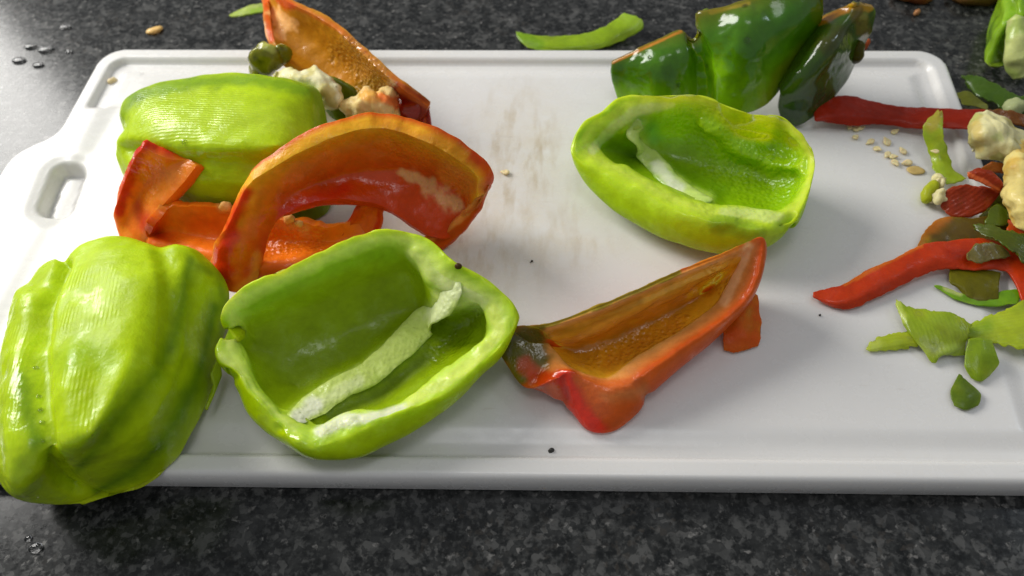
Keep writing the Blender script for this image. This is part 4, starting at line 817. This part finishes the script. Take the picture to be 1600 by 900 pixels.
peel('pepper_peel', 'wide green peel lying slantwise across the level light green strip',
     [[(1401,469,.3),(1424,481,.4),(1469,486,.55),(1499,494,.6),(1518,506,.55)], [(1404,482,.35),(1430,500,.55),(1468,512,.7),(1500,518,.65),(1515,522,.6)], [(1412,505,.25),(1432,528,.4),(1465,545,.45),(1490,546,.4),(1511,535,.4)], [(1418,515,.2),(1440,544,.2),(1460,568,.12),(1466,556,.15),(1507,554,.15)]], rgb(134,156,30), .06, .07, 5.0, NV=30,
     paints=[([(1403,472),(1412,500)], 8, rgb(180,196,90), dict(k=.7)), ([(1440,545),(1480,550),(1505,545)], 16, rgb(172,196,84), dict(k=.7, soft=.9))], ribdir=((1410,475),(1450,560)))
peel('pepper_peel', 'rounded mid green peel tongue below the crossed strips',
     [[(1514,531,.5),(1532,528,.55),(1549,532,.5)], [(1508,556,.3),(1532,556,.5),(1557,558,.35)], [(1509,576,.2),(1532,580,.3),(1559,570,.2)], [(1518,590,.1),(1531,596,.12),(1546,587,.1)]], rgb(124,150,24), .07, .02)
peel('pepper_peel', 'small dark green peel chip lying alone at the right front',
     [[(1499,586,.12),(1501,587,.15),(1503,590,.15)], [(1488,606,.2),(1508,606,.35),(1526,606,.2)], [(1487,620,.15),(1510,622,.3),(1534,618,.15)], [(1491,634,.1),(1508,639,.1),(1528,634,.1)]], rgb(82,104,14), .07, .02)
peel('pepper_peel', 'jagged dark green peel off the board beyond its right rear corner',
     [[(1504,119,-.2),(1523,118,-.1),(1556,131,0),(1590,150,0),(1604,156,0)], [(1512,136,-.4),(1530,150,-.2),(1556,162,-.2),(1575,174,-.2),(1600,176,-.3)]], rgb(60,88,14), .08, .10, 5.0)
peel('pepper_peel', 'olive peel sliver on the rim under the jagged dark peel',
     [[(1494,146,.05),(1510,143,.1),(1525,152,.1),(1542,164,.1)], [(1506,164,.1),(1522,166,.15),(1534,170,.15),(1542,172,.15)]], rgb(98,102,20), .06, .05)
peel('pepper_peel', 'curved bright green peel strip on the counter behind the board',
     [[(806,49,-.75),(820,53,-.7),(850,56,-.65),(890,56,-.65),(930,49,-.6),(960,32,-.4),(975,20,-.2)], [(812,62,-.78),(830,67,-.72),(860,70,-.62),(890,70,-.6),(930,64,-.55),(965,50,-.4),(990,34,-.2),(1000,26,-.1)], [(824,74,-.85),(840,78,-.85),(865,80,-.85),(895,80,-.85),(935,76,-.8),(975,62,-.7),(1005,42,-.4),(1003,30,-.2)]], rgb(136,166,26), .08, .05,
     paints=[([(975,22),(1003,40)], 16, rgb(150,186,50), dict(k=.6)), ([(806,50),(840,70)], 14, rgb(96,140,16), dict(k=.6))])
peel('pepper_peel', 'small pale green peel on the counter left of the back wedge',
     [[(359,24,-.85),(378,14,-.8),(398,7,-.75),(424,6,-.75)], [(362,26,-.88),(382,24,-.88),(400,20,-.88),(424,16,-.88)]], rgb(170,190,90), .1, .03, paints=[([(395,18),(410,14)], 6, rgb(140,180,30), dict(k=.7))])
peel('pepper_peel', 'small red-orange peel hanging out under the tip of the front wedge',
     [[(1150,452,.9),(1172,452,1.0),(1184,462,.9)], [(1136,490,.6),(1162,492,.8),(1187,492,.6)], [(1130,520,.3),(1160,522,.45),(1189,520,.3)], [(1131,547,.1),(1150,550,.1),(1184,541,.1)]], rgb(206,84,20), .05, .05, mat=M_RED, gloss=.3)

def right_cores():
    O = at(1575, 240)
    e = thing('pepper_core', 'cream pith core with a ragged column at the right edge of the board', 'pepper core', O)
    p = sheet([L([(1521,220,1.2),(1526,194,1.5),(1540,178,1.7),(1566,192,1.6),(1604,220,1.4)]), L([(1522,225,1.2),(1540,214,1.8),(1558,214,1.9),(1578,226,1.8),(1606,240,1.5)]), L([(1524,231,.8),(1544,243,1.0),(1564,250,1.0),(1582,257,.9),(1606,264,.8)])], .42, 70, 34, .06, 3)
    p.start(rgb(222,214,158)); p.lump(.14, 1.1, 101, 3); p.normals(); p.crumple(.22, .9, 3); p.lump(.015, 5, 7, 3); p.normals(); p.mottle(.7, 1.1, rgb(178,164,78), 4, .15); p.mottle(.5, 1.2, rgb(176,190,100), 8, .25); p.paint([(1526,196),(1530,230)], 12, rgb(206,180,96), .7); p.build('pith', M_PITH, e, O)
    t = sheet([L([(1581,226,1.2),(1579,252,1.3),(1583,275,1.2),(1575,300,1.1),(1580,325,1.0),(1590,352,.8)]), L([(1594,224,1.6),(1596,255,1.8),(1598,280,1.6),(1596,305,1.7),(1600,330,1.5),(1604,354,1.1)]), L([(1618,222,1.2),(1620,255,1.3),(1620,280,1.2),(1620,305,1.2),(1620,330,1.1),(1618,356,.8)])], .4, 70, 30, .08, 3)
    t.start(rgb(226,206,128)); t.lump(.14, 1.3, 105, 3); t.normals(); t.crumple(.22, 1.0, 5); t.lump(.015,5,3,3); t.normals(); t.mottle(.7, 1.2, rgb(204,160,60), 4, .1); t.build('pith', M_PITH, e, O)
    q = at(1460, 297)
    e2 = thing('pepper_scrap', 'yellow-green stub with pale pith beside the red loop', 'pepper piece', q)
    a = blob(at(1453,300,.3), (.26,.52,.36), -.5); a.start(rgb(160,166,30)); a.lump(.12, 1.6, 111, 3); a.build('flesh', M_GREEN, e2, q)
    b = blob(at(1466,307,.4), (.34,.32,.3)); blob(at(1466,283,.5), (.2,.22,.25), into=b); b.start(rgb(226,214,160)); b.lump(.16, 1.8, 113, 2); b.normals(); b.crumple(.3, 2.2, 1); b.build('pith', M_PITH, e2, q)
    r = at(1590, 60, -.8)
    e3 = thing('pepper_end', 'light green pepper end with pale curled middle at the top right corner', 'pepper piece', r)
    d = dome(L([(1562,-5,.3),(1551,35,.1),(1540,70,-.2),(1548,88,-.4),(1572,92,-.5),(1600,85,-.5),(1640,70,-.5),(1650,20,-.2),(1640,-40,.3),(1600,-60,.5),(1575,-35,.5)], ), L([(1585,20,1.9),(1610,25,1.9)]), foot=.8, foot_h=-.88, NU=110, NV=40)
    d.start(rgb(140,180,40)); d.push([(1580,0),(1578,40),(1566,85)], 14, -.4); d.lump(.15,1.0,4); d.normals(); d.mottle(.7,.8,rgb(90,130,20),4,.1); d.X[:,2]=.8; d.build('flesh', M_GREEN, e3, r)
    k = tube(L([(1588,30,1.4),(1590,60,.9),(1590,90,.3),(1596,120,-.3)]), [.35,.5,.5,.28], 18, 50); k.start(rgb(200,208,130)); k.lump(.15,1.2,6); k.mottle(.6,.9,rgb(150,180,70),3,.1); k.X[:,2]=.8; k.build('pith', M_PITH, e3, r)
    for (x, y, rr, c, lb) in ((1430,-12,(1.0,.6,.5),rgb(120,66,30),'brown onion skin scrap at the very top, left of its darker neighbour'), (1522,-10,(1.2,.7,.5),rgb(104,74,36),'dull brown onion skin scrap at the very top near the corner')):
        s_ = blob(at(x, y, -.6), rr); s_.start(c); s_.lump(.2,.9,x*.01,3); s_.mottle(.5,.9,rgb(150,100,40),4,0); s_.floor(TZ+.01); o = s_.build('onion_scrap', M_PITH, None, at(x, y, -.9)); tag(o, lb, 'onion scrap')
    for (x, y, h, rr, c, lb) in ((1433,19,-.75,(.2,.12,.12),rgb(170,120,80),'tiny tan crumb on the counter below the brown onion scrap'), (1350,70,-.5,(.25,.2,.3),rgb(170,80,40),'small orange scrap on the rear rim by the almost black quarter'), (242,47,-.82,(.42,.2,.14),rgb(222,180,110),'orange-tan crumb on the counter at the upper left'), (176,126,-.12,(.16,.12,.1),rgb(226,205,160),'cream seed lying in the left groove of the board'),(1585,168,.2,(.5,.35,.3),rgb(176,184,130),'pale green scrap behind the cream core')):
        s_ = blob(at(x, y, h), rr, .5, n=16); s_.start(c); s_.lump(.09,3,x*.01,3); o = s_.build('food_crumb', M_PITH, None, at(x, y, h)); tag(o, lb, 'crumb')
right_cores()

# ------------------------------------------------------------------ seeds, specks, drops
def seed_mesh():
    p = blob((0,0,.07), (.17,.13,.06), n=16); x = p.P[:, 0]; k = np.clip((x - .02) / .15, 0, 1); p.P[:, 1] *= 1 - .65 * k; p.P[:, 0] += .05 * k * k
    p.P[:, 2] -= .03 * np.exp(-(p.P[:,0]**2 + p.P[:,1]**2) / .006) * (p.P[:, 2] > .07)
    me = bpy.data.meshes.new('pepper_seed'); me.from_pydata((p.P * S).tolist(), [], p.f); me.polygons.foreach_set('use_smooth', [True]*len(me.polygons)); me.materials.append(M_SEED); return me
sm = seed_mesh()
for (x, y, lb) in ((1327,201,'leftmost pale seed, tight under the red strip'),(1338,203,'pale seed second from the left under the red strip'),(1345,202,'third pale seed of the row touching the red strip'),
        (1336,216,'lone pale seed just below the row of three at the red strip'),(1360,223,'upper left pale seed of the diagonal trail of seeds'),(1371,234,'second pale seed down the diagonal trail of seeds'),
        (1385,223,'pale seed above the middle of the diagonal trail'),(1386,243,'broad pale seed in the middle of the diagonal trail'),(1398,207,'single pale seed right of the others, between strip and trail'),
        (1410,238,'upper right pale seed at the end of the trail'),(1398,256,'lower left pale seed at the end of the trail'),(1417,256,'lowest pale seed, next to the flat tan flake'),(1395,246,'pale seed wedged between its neighbours near the trail end')):
    o = bpy.data.objects.new('pepper_seed', sm); col.objects.link(o); o.location = at(x, y, .015) * S; o.rotation_euler = (random.uniform(-.2,.2), random.uniform(-.3,.3), random.uniform(0, 6.3)); s_ = random.uniform(.85,1.15); o.scale = (s_,s_,s_)
    tag(o, lb, 'seed', 'seeds scattered at the right of the board')
for (x, y, h, s_, lb) in ((790,271,.015,1.0,'single pale seed on the bare middle of the board'), (1461,238,.75,.8,'pale seed stuck on the upright light green peel')):
    o = bpy.data.objects.new('pepper_seed', sm); col.objects.link(o); o.location = at(x, y, h) * S; o.rotation_euler = (0, .1, 2.9); o.scale = (s_,s_,s_); tag(o, lb, 'seed')
p = blob(at(1431,266,.05), (.33,.22,.05), -.1, n=16); p.start(rgb(206,176,110)); p.lump(.03,3,4); o = p.build('pith_flake', M_PITH, None, at(1431,266)); tag(o, 'flat tan pith flake at the end of the seed scatter', 'crumb')
for (x, y, r, h, lb) in ((862,704,.09,-.15,'black peppercorn bit in the front groove of the board'), (831,408,.045,.03,'upper right of two black specks near the board centre'), (829,410,.03,.03,'tiny black speck on bare board, left of its twin'), (1281,492,.05,.03,'dark speck below the pointed end of the red strip')):
    q = blob(at(x, y, h), (r, r*.8, r*.8), .4, n=12); q.start((.02,.02,.02)); q.lump(r*.4, 8, x*.1); o = q.build('dark_speck', M_DARK, None, at(x, y, h)); tag(o, lb, 'speck')
def drop(px, py, r, on=None, h=None, label='', sx=1.0, group=None):
    d = CF + CR*(px-800)/F - CU*(py-450)/F
    if on is not None:
        hit = BV[on].ray_cast(Vector(CP), Vector(d))
        if hit[0] is None: return
        c, n = hit[0], hit[1]
        if n.dot(Vector(d)) > 0: n = -n
    else: c, n = Vector(at(px, py, h)), Vector((0,0,1))
    p = blob((0,0,0), (r*sx, r, r*.4), n=18); M3 = n.to_track_quat('Z', 'Y').to_matrix(); P = p.P @ np.array(M3).T
    p.P = P + np.array(c + n * r * .12)
    me = bpy.data.meshes.new('water_drop'); me.from_pydata(((p.P - np.array(c)) * S).tolist(), [], p.f); me.polygons.foreach_set('use_smooth', [True]*len(me.polygons)); me.materials.append(M_WATER)
    o = bpy.data.objects.new('water_drop', me); o.location = c * S; col.objects.link(o); tag(o, label, 'water drop', group)
TC = TZ - PZ
g = 'water drops on the counter'
drop(44,842,.11,None,TC+.02,'upper small water drop on the counter at the lower left'); drop(56,857,.17,None,TC+.02,'larger lower water drop on the counter at the lower left', 1.3)
for (x, y, r, lb) in ((48,73,.2,'upper left water drop of the cluster on the counter beyond the handle'),(72,78,.26,'largest water drop of the cluster on the counter beyond the handle'),(102,43,.2,'topmost water drop beyond the handle, apart from the cluster'),
        (30,95,.22,'leftmost water drop on the counter beyond the handle'),(60,102,.18,'lowest water drop of the cluster beyond the handle'),(108,81,.13,'smallest water drop beyond the handle, nearest the board')):
    drop(x, y, r, None, TC+.02, lb, 1.5, g)
for (x, y, r, on, lb) in ((1164,9,.10,'h','water drop near the cut top of the dark green quarter'),(1167,63,.12,'h','long water drop on the tall lobe of the dark green quarter'),(1060,133,.09,'h','water drop low on the left lobe of the dark green quarter'),
                          (1015,90,.08,'h','water drop at the upper left of the dark green quarter'),(1104,103,.08,'h','water drop in the crease of the dark green quarter'),(288,222,.10,'a','water drop on the peeled green half behind')):
    drop(x, y, r, on, None, lb)
for (x, y, r) in ((61,620,.07),(64,640,.06),(66,660,.07),(68,690,.06),(56,575,.08),(62,642,.05)):
    drop(x, y, r, 'b', None, 'tiny water drop in the crease of the front left pepper half', 1.0, 'drops in the front left crease')
